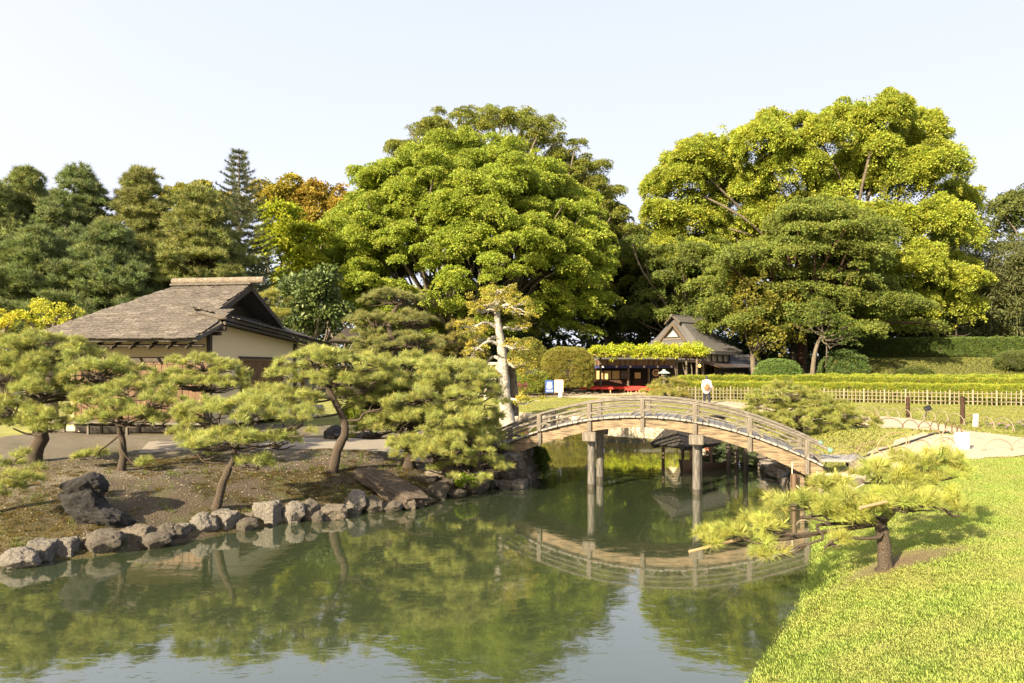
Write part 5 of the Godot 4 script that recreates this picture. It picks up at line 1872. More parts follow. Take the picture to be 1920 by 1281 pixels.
func hedge_run(called, label, pts, h, half, c, n, size, o = {}):
	var t = thing(called, label, "hedge", Vector3.ZERO)
	var st = begin()
	var xf = []
	var col = []
	var ns = FastNoiseLite.new()
	ns.frequency = 0.35
	for i in pts.size() - 1:
		var a = pts[i]
		var b = pts[i + 1]
		var dir = (b - a)
		dir.y = 0
		var l = dir.length()
		dir = dir.normalized()
		var side = Vector3(-dir.z, 0, dir.x)
		if side.z < 0: side = -side
		var m = (a + b) * 0.5
		cbox(st, m + Vector3(0, h * 0.45, 0), Vector3(l, h * 0.86, half * 1.75), 0.1, Basis(dir, Vector3.UP, dir.cross(Vector3.UP)))
		for k in int(n * l):
			var f = R.randf()
			var e = R.randf()
			var p = a.lerp(b, f)
			var bump = 1.0 + ns.get_noise_2d(p.x * 2.0, p.z * 2.0) * 0.08
			var q
			var d
			if e < 0.42:
				q = p + side * R.randf_range(-1, 1) * half + Vector3(0, h * bump * R.randf_range(0.93, 1.02), 0)
				d = Vector3.UP
			elif e < 0.92:
				q = p + side * half * R.randf_range(0.9, 1.05) + Vector3(0, h * bump * R.randf_range(0.08, 1.0), 0)
				d = side + Vector3.UP * 0.5
			else:
				q = p - side * half * R.randf_range(0.9, 1.05) + Vector3(0, h * bump * R.randf(), 0)
				d = -side + Vector3.UP * 0.5
			var s = size * R.randf_range(0.7, 1.3)
			xf.append(Transform3D(up_basis(d + rand_dir() * 0.5, Vector3(s, s, s), R.randf() * 6), q))
			var young = c if e < 0.5 or R.randf() < 0.5 else [c[0] * 0.7, c[1] * 0.8, c[2] * 0.9]
			col.append(tint(young, 0.2))
	put("twigs", st, M["twigs"], t)
	scatter("foliage", G["small"], M[o.get("mat", "leaf")], xf, col, t)
	return t


func make_shrubs():
	shrub("round_hedge", "big clipped round topped shrub left of the red benches", "shrub", px_on(1064, 53.0), Vector3(2.15, 1.9, 1.7), [0.24, 0.24, 0.06], 3400, 0.36, {"square": true})
	shrub("azalea", "azalea bush with pink flowers behind the blue sign", "shrub", px_on(995, 51.5), Vector3(1.5, 0.95, 1.2), [0.24, 0.29, 0.06], 1100, 0.4, {"flower": [0.62, 0.13, 0.36], "share": 0.16})
	shrub("camellia", "tall camellia with red blossom left of the big round shrub", "shrub", px_on(990, 55.0), Vector3(1.7, 2.2, 1.4), [0.22, 0.24, 0.06], 1300, 0.45, {"flower": [0.55, 0.10, 0.08], "share": 0.07})
	shrub("round_shrub", "round glossy dark green shrub right of the tea house", "shrub", px_on(1459, 56.0), Vector3(1.9, 1.35, 1.6), [0.10, 0.17, 0.05], 1500, 0.42, {"mat": "dark_leaf"})
	shrub("round_shrub", "round dark shrub with a few pink blossoms behind the bare grey tree", "shrub", px_on(1582, 57.0), Vector3(1.9, 1.7, 1.6), [0.085, 0.14, 0.045], 1500, 0.42, {"mat": "dark_leaf", "flower": [0.5, 0.16, 0.22], "share": 0.02})
	shrub("waterside_shrub", "leafy green shrub in the water's edge beside the left abutment", "shrub", Vector3(0.55, 0.0, -18.9), Vector3(0.45, 0.42, 0.5), [0.07, 0.11, 0.02], 260, 0.2)
	shrub("low_fern", "small bright green fern between the boulders below the dense pine", "fern", Vector3(-1.05, 0.18, -16.0), Vector3(0.24, 0.16, 0.2), [0.16, 0.24, 0.02], 70, 0.15, {"core": false})
	shrub("garden_shrub", "bright leafy shrub beside the far end of the hall behind the forked pine", "shrub", px_on(690, 25.0), Vector3(0.9, 0.5, 0.7), [0.16, 0.22, 0.03], 380, 0.28)
	wood_tree("bright yellow green young maple showing above the left pines", [[40, 598, 22], [75, 580, 22], [112, 590, 20], [142, 584, 14], [95, 606, 20], [60, 612, 22], [125, 606, 14]], 27.0, [0.46, 0.48, 0.06], {"name": "yellow_maple", "mesh": "spray", "mat": "leaf", "group": "", "size": 0.34, "den": 9.0, "sub": 6})
	wood_tree("second bright maple crown cut by the left frame edge", [[-10, 590, 22], [18, 604, 20], [5, 618, 22]], 26.0, [0.48, 0.46, 0.06], {"name": "yellow_maple", "mesh": "spray", "mat": "leaf", "group": "", "size": 0.34, "den": 9.0, "sub": 6})
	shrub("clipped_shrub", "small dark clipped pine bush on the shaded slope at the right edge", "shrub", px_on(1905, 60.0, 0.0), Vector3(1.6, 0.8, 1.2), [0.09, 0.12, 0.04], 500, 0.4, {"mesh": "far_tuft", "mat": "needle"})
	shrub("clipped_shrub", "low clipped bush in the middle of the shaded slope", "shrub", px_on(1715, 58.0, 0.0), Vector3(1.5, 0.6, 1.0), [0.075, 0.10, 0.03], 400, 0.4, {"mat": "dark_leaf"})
	hedge_run("tea_hedge", "long clipped yellow green hedge directly behind the lattice fence", [on(10.9, 46.4), on(16, 46.3), on(21, 45.0), on(29.5, 40.0), on(36, 37.0)], 1.12, 0.75, [0.30, 0.35, 0.05], 190, 0.27)
	hedge_run("tea_hedge", "second row of the yellow green hedge farther back on the lawn", [on(12.5, 51.0), on(22, 50.5), on(32, 46.5), on(40, 42.5)], 1.38, 0.9, [0.28, 0.33, 0.05], 150, 0.32)
	hedge_run("tea_hedge", "third row of hedge at the foot of the shaded slope", [on(24, 55.0), on(34, 52.5), on(44, 49.0)], 1.4, 0.9, [0.28, 0.34, 0.05], 120, 0.4)
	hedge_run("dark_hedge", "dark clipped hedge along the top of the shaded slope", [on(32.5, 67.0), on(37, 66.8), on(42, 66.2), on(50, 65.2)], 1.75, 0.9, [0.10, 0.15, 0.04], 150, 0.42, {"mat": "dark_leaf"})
	# flowers along the rope line
	var xf = []
	var col = []
	for i in 260:
		var p = on(15.5 + R.randf_range(0.0, 3.6), R.randf_range(20.6, 23.0), R.randf_range(0.03, 0.14))
		var s = R.randf_range(0.08, 0.16)
		xf.append(Transform3D(up_basis(Vector3.UP + rand_dir() * 0.4, Vector3(s, s, s), R.randf() * 6), p))
		col.append(tint([0.10, 0.16, 0.03] if i % 3 else [0.45, 0.28, 0.52], 0.2))
	tag(scatter("purple_flowers", G["small"], M["leaf"], xf, col), "low purple flowers along the rope line on the right lawn", "flowers", "", "stuff")

# ---------------------------------------------------------------- fences
func make_fences():
	var t = thing("lattice_fence", "pale lattice garden fence of thin pickets and three rails before the hedge", "fence")
	var pk = boxm(Vector3(0.045, 0.84, 0.03), 0.006)
	var po = boxm(Vector3(0.085, 0.9, 0.06), 0.008)
	var line = [on(11.0, 45.2), on(16, 44.9), on(20.7, 43.6), on(28.8, 38.6), on(33.5, 36.0)]
	var k = 0
	for i in line.size() - 1:
		var a = line[i]
		var b = line[i + 1]
		var l = (b - a).length()
		var dir = (b - a).normalized()
		var an = atan2(-dir.z, dir.x)
		var n = int(l / 0.225)
		for j in n:
			var p = a.lerp(b, float(j) / n)
			p.y = ground(p.x, p.z)
			if k % 5 == 0:
				put("post", po, M["lattice"], t, p + Vector3(0, 0.44, 0), Basis(Vector3.UP, an))
			else:
				put("picket", pk, M["lattice"], t, p + Vector3(0, 0.41 + 0.02 * sin(k * 3.7), 0), Basis(Vector3.UP, an) * Basis(Vector3(0, 0, 1), 0.012 * sin(k * 2.9)))
			k += 1
		for h in [0.2, 0.44, 0.66]:
			put("rail", rod(a + Vector3(0, h, 0.035), b + Vector3(0, h, 0.035), 0.022, 6), M["lattice"], t)
	# bamboo hoops
	hoops([[12.25, 22.9], [12.65, 22.1], [12.75, 21.4], [12.75, 20.8], [12.62, 20.2], [12.45, 19.6], [12.25, 19.0], [12.0, 18.4], [11.8, 17.9]], 0.34, "brown hoop edging the mound along the path, %s from the far end", "bamboo_dark", "hoops edging the mound", true)
	hoops([[14.45, 27.9], [14.1, 26.6], [13.6, 25.4], [13.1, 24.4], [12.7, 23.6]], 0.34, "pale hoop beside the tiered cushion pine, %s from the far end", "bamboo", "hoops edging the mound", true)
	hoops([[15.5, 33.0], [15.5, 31.8], [15.4, 30.6], [15.3, 29.5], [15.3, 28.5], [15.2, 27.6], [15.2, 26.8], [15.2, 26.0], [15.2, 25.2], [15.2, 24.5], [15.2, 23.8], [15.3, 23.1], [15.3, 22.4], [15.4, 21.8], [15.5, 21.1], [15.6, 20.4], [15.8, 19.7]], 0.4, "thin pale hoop beyond the right path, %s from the far end", "lattice", "hoops on the right lawn", true)
	hoops([[7.5, 16.4], [8.15, 16.35], [9.1, 17.0], [10.0, 17.25], [10.95, 17.4], [11.75, 17.75]], 0.42, "large hoop on the mound, %s from the bridge end", "bamboo", "large hoops by the bridge end", true)
	hoops([[7.75, 14.95], [8.25, 15.0], [9.0, 15.45], [9.7, 15.8], [10.4, 15.95]], 0.4, "large hoop at the lawn edge left of the white board, %s from the bridge", "bamboo", "large hoops at the lawn edge", true)
	hoops([[11.1, 16.05], [11.75, 16.05], [12.4, 16.1], [13.05, 16.15]], 0.34, "thin hoop at the lawn edge, %s right of the white board", "lattice", "large hoops at the lawn edge", true)
	var far = []
	for i in 18: far.append([0.9 + i * 0.54, 49.3 - 0.012 * i * i * 0.3])
	hoops(far, 0.3, "low hoop before the signs and red benches, %s from the left", "lattice", "hoops before the red benches", true)
	var bk = []
	for i in 12: bk.append([12.9 + 0.02 * i, 41.5 - i * 0.72])
	hoops(bk, 0.32, "low hoop behind the bridge railing, %s from the far end", "lattice", "hoops behind the bridge railing", true)
	# rope line
	var posts = [[15.6, 26.9, 0.80, "dark brown post with a rope, left of the small floodlight"], [15.45, 23.4, 0.95, "dark brown rope post rising behind a short white stake"], [20.1, 26.6, 0.80, "dark brown rope post at the right frame edge"]]
	for q in posts:
		tag(put("rope_post", rod(on(q[0], q[1], -0.1), on(q[0], q[1], q[2]), 0.075, 9), M["bark_red"]), q[3], "post", "posts of the rope line")
	for e in [[0, 1], [1, 2]]:
		var a = posts[e[0]]
		var b = posts[e[1]]
		var st = begin()
		var p = curve([on(a[0], a[1], a[2] - 0.12), (on(a[0], a[1], a[2] - 0.12) + on(b[0], b[1], b[2] - 0.12)) * 0.5 - Vector3(0, 0.05, 0), on(b[0], b[1], b[2] - 0.12)], 6)
		tube(st, p, radii(p.size(), 0.009, 0.009), 4)
		tag(put("barrier_rope", st, M["bamboo_dark"]), ["thin rope between the left and middle brown posts", "thin rope between the middle and right brown posts"][e[0]], "rope")
	tag(put("white_stake", boxm(Vector3(0.13, 0.46, 0.09), 0.01), M["white"], self, on(15.35, 22.6, 0.2), Basis(Vector3(0, 0, 1), -0.06)), "short white stake before the middle rope post", "stake")
	var f = thing("floodlight", "small dark floodlight on a bent foot beside the left rope post", "floodlight", on(15.95, 26.3), 0.5)
	put("lamp_head", boxm(Vector3(0.34, 0.2, 0.1), 0.015), M["black"], f, Vector3(0.12, 0.38, 0), Basis(Vector3(0, 0, 1), 0.2) * Basis(Vector3.RIGHT, -0.5))
	put("foot", rod(Vector3(-0.05, 0, 0), Vector3(0.08, 0.33, 0), 0.025), M["black"], f)
	put("foot", boxm(Vector3(0.3, 0.03, 0.2), 0.005), M["grey_board"], f, Vector3(0, 0.02, 0))
	# small weathered picket fence half hidden by the dense pine
	var g = thing("picket_fence", "low weathered picket fence behind the dense pine at the bridge end", "fence")
	for i in 9:
		var p = px_on(800 + i * 17, 18.9 + 0.03 * i)
		put("picket", boxm(Vector3(0.05, 0.75, 0.05), 0.008), M["grey_board"], g, p + Vector3(0, 0.36, 0))
	put("rail", rod(px_on(798, 18.9, 0.55), px_on(938, 19.15, 0.55), 0.025, 6), M["grey_board"], g)
	tag(put("path_post", rod(px_on(651, 19.6, -0.1), px_on(651, 19.6, 0.52), 0.03, 7), M["bamboo_dark"]), "thin wooden stake by the gravel path behind the forked pine", "post")
	tag(put("path_post", rod(px_on(693, 21.5, -0.1), px_on(693, 21.5, 0.62), 0.035, 7), M["grey_board"]), "taller grey stake across the gravel path, right of the hall", "post")


func hoops(pts, h, label, m, group, link):
	for i in pts.size() - 1:
		var a = on(pts[i][0], pts[i][1])
		var b = on(pts[i + 1][0], pts[i + 1][1])
		var ov = (b - a) * 0.06
		a -= ov
		b += ov
		var p = []
		var hh = h * R.randf_range(0.92, 1.08)
		for k in 11:
			var an = PI * k / 10.0
			var f = 0.5 - 0.5 * cos(an)
			p.append(a.lerp(b, f) + Vector3(0, sin(an) * hh - 0.02, 0))
		var st = begin()
		var r = 0.009 + 0.0002 * absf(a.z)
		tube(st, p, radii(11, r, r), 5)
		tag(put("bamboo_hoop", st, M[m]), label % ORD[i], "hoop", group)

# ---------------------------------------------------------------- the visitor
func nets(bones, k, cell, lo, hi):
	var nx = int((hi.x - lo.x) / cell) + 2
	var ny = int((hi.y - lo.y) / cell) + 2
	var nz = int((hi.z - lo.z) / cell) + 2
	var g = PackedFloat32Array()
	g.resize(nx * ny * nz)
	g.fill(1.0)
	for z in nz:
		for y in ny:
			for x in nx:
				var p = lo + Vector3(x, y, z) * cell
				var v = 1.0
				for b in bones:
					var ab = b[1] - b[0]
					var t = clampf((p - b[0]).dot(ab) / maxf(ab.length_squared(), 1e-9), 0.0, 1.0)
					var q = p - b[0] - ab * t
					var sc = b[4] if b.size() > 4 else 1.0
					q.z *= sc
					var d = q.length() - lerpf(b[2], b[3], t)
					var h = maxf(k - absf(v - d), 0.0) / k
					v = minf(v, d) - h * h * k * 0.25
				g[(z * ny + y) * nx + x] = v
	var id = {}
	var vs = []
	var fs = []
	for z in nz - 1:
		for y in ny - 1:
			for x in nx - 1:
				var acc = Vector3.ZERO
				var c = 0
				for e in [[0, 0, 0, 0], [0, 1, 0, 0], [0, 0, 1, 0], [0, 1, 1, 0], [1, 0, 0, 0], [1, 1, 0, 0], [1, 0, 0, 1], [1, 1, 0, 1], [2, 0, 0, 0], [2, 1, 0, 0], [2, 0, 1, 0], [2, 1, 1, 0]]:
					var o
					var w
					if e[0] == 0:
						o = Vector3i(x, y + e[1], z + e[2])
						w = Vector3i(1, 0, 0)
					elif e[0] == 1:
						o = Vector3i(x + e[1], y, z + e[3])
						w = Vector3i(0, 1, 0)
					else:
						o = Vector3i(x + e[1], y + e[2], z)
						w = Vector3i(0, 0, 1)
					var o2 = o + w
					var a = g[(o.z * ny + o.y) * nx + o.x]
					var b = g[(o2.z * ny + o2.y) * nx + o2.x]
					if (a < 0.0) != (b < 0.0):
						acc += Vector3(o) + Vector3(w) * (a / (a - b))
						c += 1
				if c > 0:
					id[(z * ny + y) * nx + x] = vs.size()
					vs.append(lo + acc / c * cell)
	for key in id:
		var x = key % nx
		var y = (key / nx) % ny
		var z = key / (nx * ny)
		for ax in 3:
			var o = Vector3i(x, y, z)
			var o2 = o
			o2[ax] += 1
			var a = g[key]
			var b = g[(o2.z * ny + o2.y) * nx + o2.x]
			if (a < 0.0) == (b < 0.0): continue
			var u = (ax + 1) % 3
			var v = (ax + 2) % 3
			var q = []
			for e in [[0, 0], [-1, 0], [-1, -1], [0, -1]]:
				var c = o
				c[u] += e[0]
				c[v] += e[1]
				var kk = (c.z * ny + c.y) * nx + c.x
				if not id.has(kk): break
				q.append(id[kk])
			if q.size() < 4: continue
			if a < 0.0:
				fs.append([q[0], q[1], q[2]])
				fs.append([q[0], q[2], q[3]])
			else:
				fs.append([q[0], q[2], q[1]])
				fs.append([q[0], q[3], q[2]])
	return indexed(vs, fs)


func make_person():
	var p = thing("person", "person in a loose white shirt with a reddish shoulder bag walking away on the path", "person", on(11.7, 41.0), 0.0)
	var V = func(x, y, z): return Vector3(x, y, z)
	# seen from behind: walking away (towards -z), right foot back
	var body = [
		[V.call(0, 0.95, 0), V.call(0, 1.18, 0.0), 0.14, 0.13, 1.35], [V.call(0, 1.18, 0), V.call(0, 1.36, 0.0), 0.14, 0.145, 1.4], [V.call(-0.14, 1.36, 0), V.call(0.14, 1.36, 0), 0.07, 0.07],
		[V.call(0, 1.38, 0), V.call(0, 1.5, -0.02), 0.05, 0.048],
		[V.call(-0.09, 0.92, 0), V.call(-0.10, 0.5, -0.1), 0.088, 0.06], [V.call(-0.10, 0.5, -0.1), V.call(-0.10, 0.09, -0.12), 0.058, 0.036], [V.call(-0.10, 0.045, -0.09), V.call(-0.10, 0.04, -0.27), 0.04, 0.03],
		[V.call(0.09, 0.92, 0), V.call(0.10, 0.5, 0.06), 0.088, 0.06], [V.call(0.10, 0.5, 0.06), V.call(0.10, 0.12, 0.26), 0.058, 0.036], [V.call(0.10, 0.08, 0.3), V.call(0.10, 0.03, 0.14), 0.04, 0.03],
		[V.call(-0.19, 1.36, 0), V.call(-0.25, 1.08, 0.06), 0.052, 0.042], [V.call(-0.25, 1.08, 0.06), V.call(-0.23, 0.86, -0.03), 0.04, 0.028],
		[V.call(0.19, 1.36, 0), V.call(0.26, 1.09, -0.02), 0.052, 0.042], [V.call(0.26, 1.09, -0.02), V.call(0.28, 0.85, -0.1), 0.04, 0.028]]
	var st = SurfaceTool.new()
	st.begin(Mesh.PRIMITIVE_TRIANGLES)
	st.append_from(nets(body, 0.05, 0.022, Vector3(-0.38, -0.02, -0.34), Vector3(0.38, 1.56, 0.38)), 0, Transform3D.IDENTITY)
	var head = [[V.call(0, 1.56, -0.03), V.call(0, 1.6, -0.03), 0.078, 0.082], [V.call(0, 1.52, -0.075), V.call(0, 1.5, -0.08), 0.05, 0.04], [V.call(0, 1.555, -0.118), V.call(0, 1.54, -0.128), 0.014, 0.016], [V.call(-0.083, 1.56, -0.025), V.call(-0.085, 1.545, -0.03), 0.016, 0.012], [V.call(0.083, 1.56, -0.025), V.call(0.085, 1.545, -0.03), 0.016, 0.012]]
	st.append_from(nets(head, 0.02, 0.009, Vector3(-0.12, 1.44, -0.16), Vector3(0.12, 1.7, 0.08)), 0, Transform3D.IDENTITY)
	for h in [[-0.23, 0.86, -0.03], [0.28, 0.85, -0.1]]:
		var o = V.call(h[0], h[1], h[2])
		var hb = [[o, o + V.call(0, -0.075, -0.01), 0.026, 0.03, 0.9]]
		for f in 4:
			var fz = -0.03 + f * 0.018
			var a = o + V.call(0, -0.085, fz - 0.01)
			var l = [0.036, 0.042, 0.04, 0.03][f]
			hb.append([a, a + V.call(-0.004 * signf(h[0]), -l, -0.006), 0.009, 0.0085])
			hb.append([a + V.call(-0.004 * signf(h[0]), -l, -0.006), a + V.call(-0.016 * signf(h[0]), -l * 1.85, -0.004), 0.0085, 0.007])
		hb.append([o + V.call(0, -0.03, -0.03), o + V.call(-0.012 * signf(h[0]), -0.085, -0.052), 0.011, 0.009])
		st.append_from(nets(hb, 0.012, 0.006, o + V.call(-0.06, -0.19, -0.09), o + V.call(0.06, 0.03, 0.07)), 0, Transform3D.IDENTITY)
	var bm = st.commit()
	put("body", bm, M["skin"], p)
	put("trousers", nets([[V.call(-0.09, 0.95, 0), V.call(-0.10, 0.5, -0.1), 0.115, 0.085], [V.call(-0.10, 0.5, -0.1), V.call(-0.10, 0.16, -0.12), 0.083, 0.07], [V.call(0.09, 0.95, 0), V.call(0.10, 0.5, 0.06), 0.115, 0.085], [V.call(0.10, 0.5, 0.06), V.call(0.10, 0.18, 0.23), 0.083, 0.07]], 0.04, 0.024, Vector3(-0.28, 0.05, -0.26), Vector3(0.28, 1.1, 0.36)), M["navy"], p)
	put("shirt", nets([[V.call(0, 0.82, 0), V.call(0, 1.2, 0.0), 0.215, 0.19, 1.25], [V.call(0, 1.2, 0), V.call(0, 1.36, 0.0), 0.19, 0.165, 1.3], [V.call(-0.17, 1.37, 0), V.call(0.17, 1.37, 0), 0.085, 0.085], [V.call(0, 1.4, -0.01), V.call(0, 1.45, -0.015), 0.075, 0.066], [V.call(-0.19, 1.36, 0), V.call(-0.26, 1.08, 0.06), 0.085, 0.075], [V.call(-0.26, 1.08, 0.06), V.call(-0.24, 0.9, -0.02), 0.072, 0.06], [V.call(0.19, 1.36, 0), V.call(0.27, 1.09, -0.02), 0.085, 0.075], [V.call(0.27, 1.09, -0.02), V.call(0.285, 0.89, -0.09), 0.072, 0.06]], 0.04, 0.022, Vector3(-0.4, 0.58, -0.3), Vector3(0.42, 1.55, 0.3)), M["white_cloth"], p)
	put("hair", nets([[V.call(0, 1.58, -0.005), V.call(0, 1.62, -0.02), 0.09, 0.088], [V.call(0, 1.52, 0.01), V.call(0, 1.56, 0.01), 0.07, 0.085]], 0.03, 0.012, Vector3(-0.13, 1.42, -0.14), Vector3(0.13, 1.74, 0.13)), M["hair"], p)
	for s in [[-0.10, 0.04, -0.17, 0.0], [0.10, 0.06, 0.22, 0.35]]:
		put("shoe", nets([[V.call(s[0], s[1], s[2] + 0.1), V.call(s[0], s[1] - 0.005 - s[3] * 0.1, s[2] - 0.13), 0.05, 0.042]], 0.02, 0.018, Vector3(s[0] - 0.1, -0.06, s[2] - 0.24), Vector3(s[0] + 0.1, 0.18, s[2] + 0.22)), M["black"], p)
	var bag = thing("shoulder_bag", "reddish brown leather bag slung on the person's back", "bag", on(11.7, 41.0) + Vector3(-0.08, 1.02, 0.25), 0.0)
	put("bag_body", boxm(Vector3(0.27, 0.36, 0.12), 0.045), M["leather"], bag, Vector3.ZERO, Basis(Vector3(0, 0, 1), -0.45))
	put("flap", boxm(Vector3(0.25, 0.14, 0.03), 0.012), M["leather"], bag, Vector3(0.055, 0.11, 0.065), Basis(Vector3(0, 0, 1), -0.45))
	put("dark_pocket", boxm(Vector3(0.08, 0.08, 0.03), 0.01), M["black"], bag, Vector3(0.12, -0.05, 0.055), Basis(Vector3(0, 0, 1), -0.45))
	st = begin()
	var sp = curve([Vector3(0.08, 0.16, -0.02), Vector3(-0.0, 0.33, -0.06), Vector3(-0.08, 0.44, -0.21), Vector3(-0.1, 0.38, -0.4)], 5)
	tube(st, sp, radii(sp.size(), 0.016, 0.016), 6)
	put("strap", st, M["leather"], bag)

# ---------------------------------------------------------------- the woods
func lobe(base, px, py, r, d, sq = 0.85):
	var s = d / F * r
	return [at(px, py, d + R.randf_range(-0.4, 0.4) * s) - base, Vector3(s, s * sq, s)]


func big_elm():
	var base = px_on(865, 62.0)
	var lobes = []
	var cen = at(880, 505, 62.0) - base
	var rag = FastNoiseLite.new()
	rag.frequency = 1.1
	rag.seed = 4
	while lobes.size() < 1250:
		var d = rand_dir()
		if d.y < -0.12 and R.randf() < 0.55: continue
		var rr = lerpf(0.5, 1.0, pow(R.randf(), 0.5)) * (0.985 + 0.22 * rag.get_noise_3dv(d * 2.0))
		var h = d.y * rr
		var p = cen + Vector3(d.x * rr * 12.8, h * (11.9 if h > 0 else 6.8), d.z * rr * 10.5)
		if h < 0:
			if absf(p.x - cen.x) < 7.5 and R.randf() < 0.75: continue
			p.y -= absf(d.x) * 0.6
		var k = R.randf_range(0.4, 1.3)
		lobes.append([p, Vector3(1.1 * k, 0.62 * k, 1.1 * k)])
	for q in [[1120, 585, 40], [1100, 620, 34], [1060, 610, 34], [1140, 560, 34], [640, 470, 34], [660, 540, 34], [990, 590, 36]]:
		var l = lobe(base, q[0], q[1], q[2] * 0.8, 60.0, 0.4)
		lobes.append(l)
	lobed_tree("elm_tree", "huge domed bright green elm in the centre behind the pines", base, lobes, G["spray"], M["leaf"], [0.28, 0.36, 0.055], 10.0, 0.62, "bark_grey", 0.6, "", {"fork": 5.2, "stems": 5, "flat": 0.9, "shell": 0.15, "vary": 0.25, "low": -0.2, "limbs": 110, "droop": 0.16, "lk": 0.07})


func back_zelkova():
	var base = px_on(960, 74.0)
	var lobes = []
	var edge = [[720, 330], [760, 270], [800, 225], [850, 205], [910, 195], [970, 200], [1025, 225], [1070, 260], [1100, 300], [1130, 350], [1165, 400], [1180, 450], [1150, 500], [1120, 420], [1060, 310], [980, 260], [880, 250], [1000, 330], [1080, 380], [1150, 450], [700, 400], [1150, 385], [1185, 425], [1170, 470], [1120, 335], [1190, 450], [1145, 430]]
	for e in edge:
		for k in 15:
			var l = lobe(base, e[0] + R.randf_range(-34, 30), e[1] + 14 + R.randf_range(-10, 34), R.randf_range(9, 24), 74.0 + R.randf_range(-5, 5), 0.55)
			lobes.append(l)
	lobed_tree("tall_tree", "taller olive green tree showing behind and right of the bright elm", base, lobes, G["spray"], M["leaf"], [0.20, 0.235, 0.05], 7.0, 0.62, "bark_grey", 0.5, "", {"fork": 8.0, "shell": 0.2, "limbs": 60, "step": 3})


func camphor():
	var base = px_on(1590, 70.0)
	var lobes = []
	for q in [[1275, 335, 62], [1235, 395, 40], [1330, 290, 58], [1290, 285, 34], [1420, 265, 62], [1445, 230, 34], [1475, 320, 70], [1540, 255, 50], [1590, 225, 52], [1650, 225, 58], [1715, 255, 60], [1760, 310, 62], [1795, 370, 44], [1690, 330, 70], [1600, 320, 66], [1380, 360, 70], [1295, 410, 60], [1250, 440, 36], [1460, 410, 70], [1555, 400, 70], [1650, 420, 70], [1750, 420, 62], [1800, 440, 44], [1720, 500, 60], [1640, 500, 60], [1360, 450, 60], [1790, 500, 40], [1230, 350, 30], [1500, 220, 26], [1670, 195, 34], [1240, 480, 44], [1300, 480, 50], [1340, 530, 50], [1760, 520, 56], [1780, 570, 50], [1700, 570, 56], [1620, 560, 56], [1520, 470, 60], [1420, 480, 56], [1560, 340, 50], [1640, 280, 44], [1810, 520, 40]]:
		var c = lobe(base, q[0], q[1] + 12, q[2] * 0.82, 70.0 + R.randf_range(-5, 2))
		lobes.append(c)
		for k in 16:
			var d = rand_dir()
			d.y = absf(d.y) * 0.7 + d.y * 0.3
			var r = c[1].x * R.randf_range(0.22, 0.45)
			lobes.append([c[0] + d * c[1].x * 0.95, Vector3(r, r * 0.85, r)])
	lobed_tree("camphor_tree", "giant billowing camphor tree with golden green crown at right", base, lobes, G["broad_tip"], M["leaf"], [0.30, 0.37, 0.058], 8.5, 0.74, "bark_grey", 0.9, "", {"fork": 7.0, "vary": 0.2, "shell": 0.6, "limbs": 40, "step": 17})


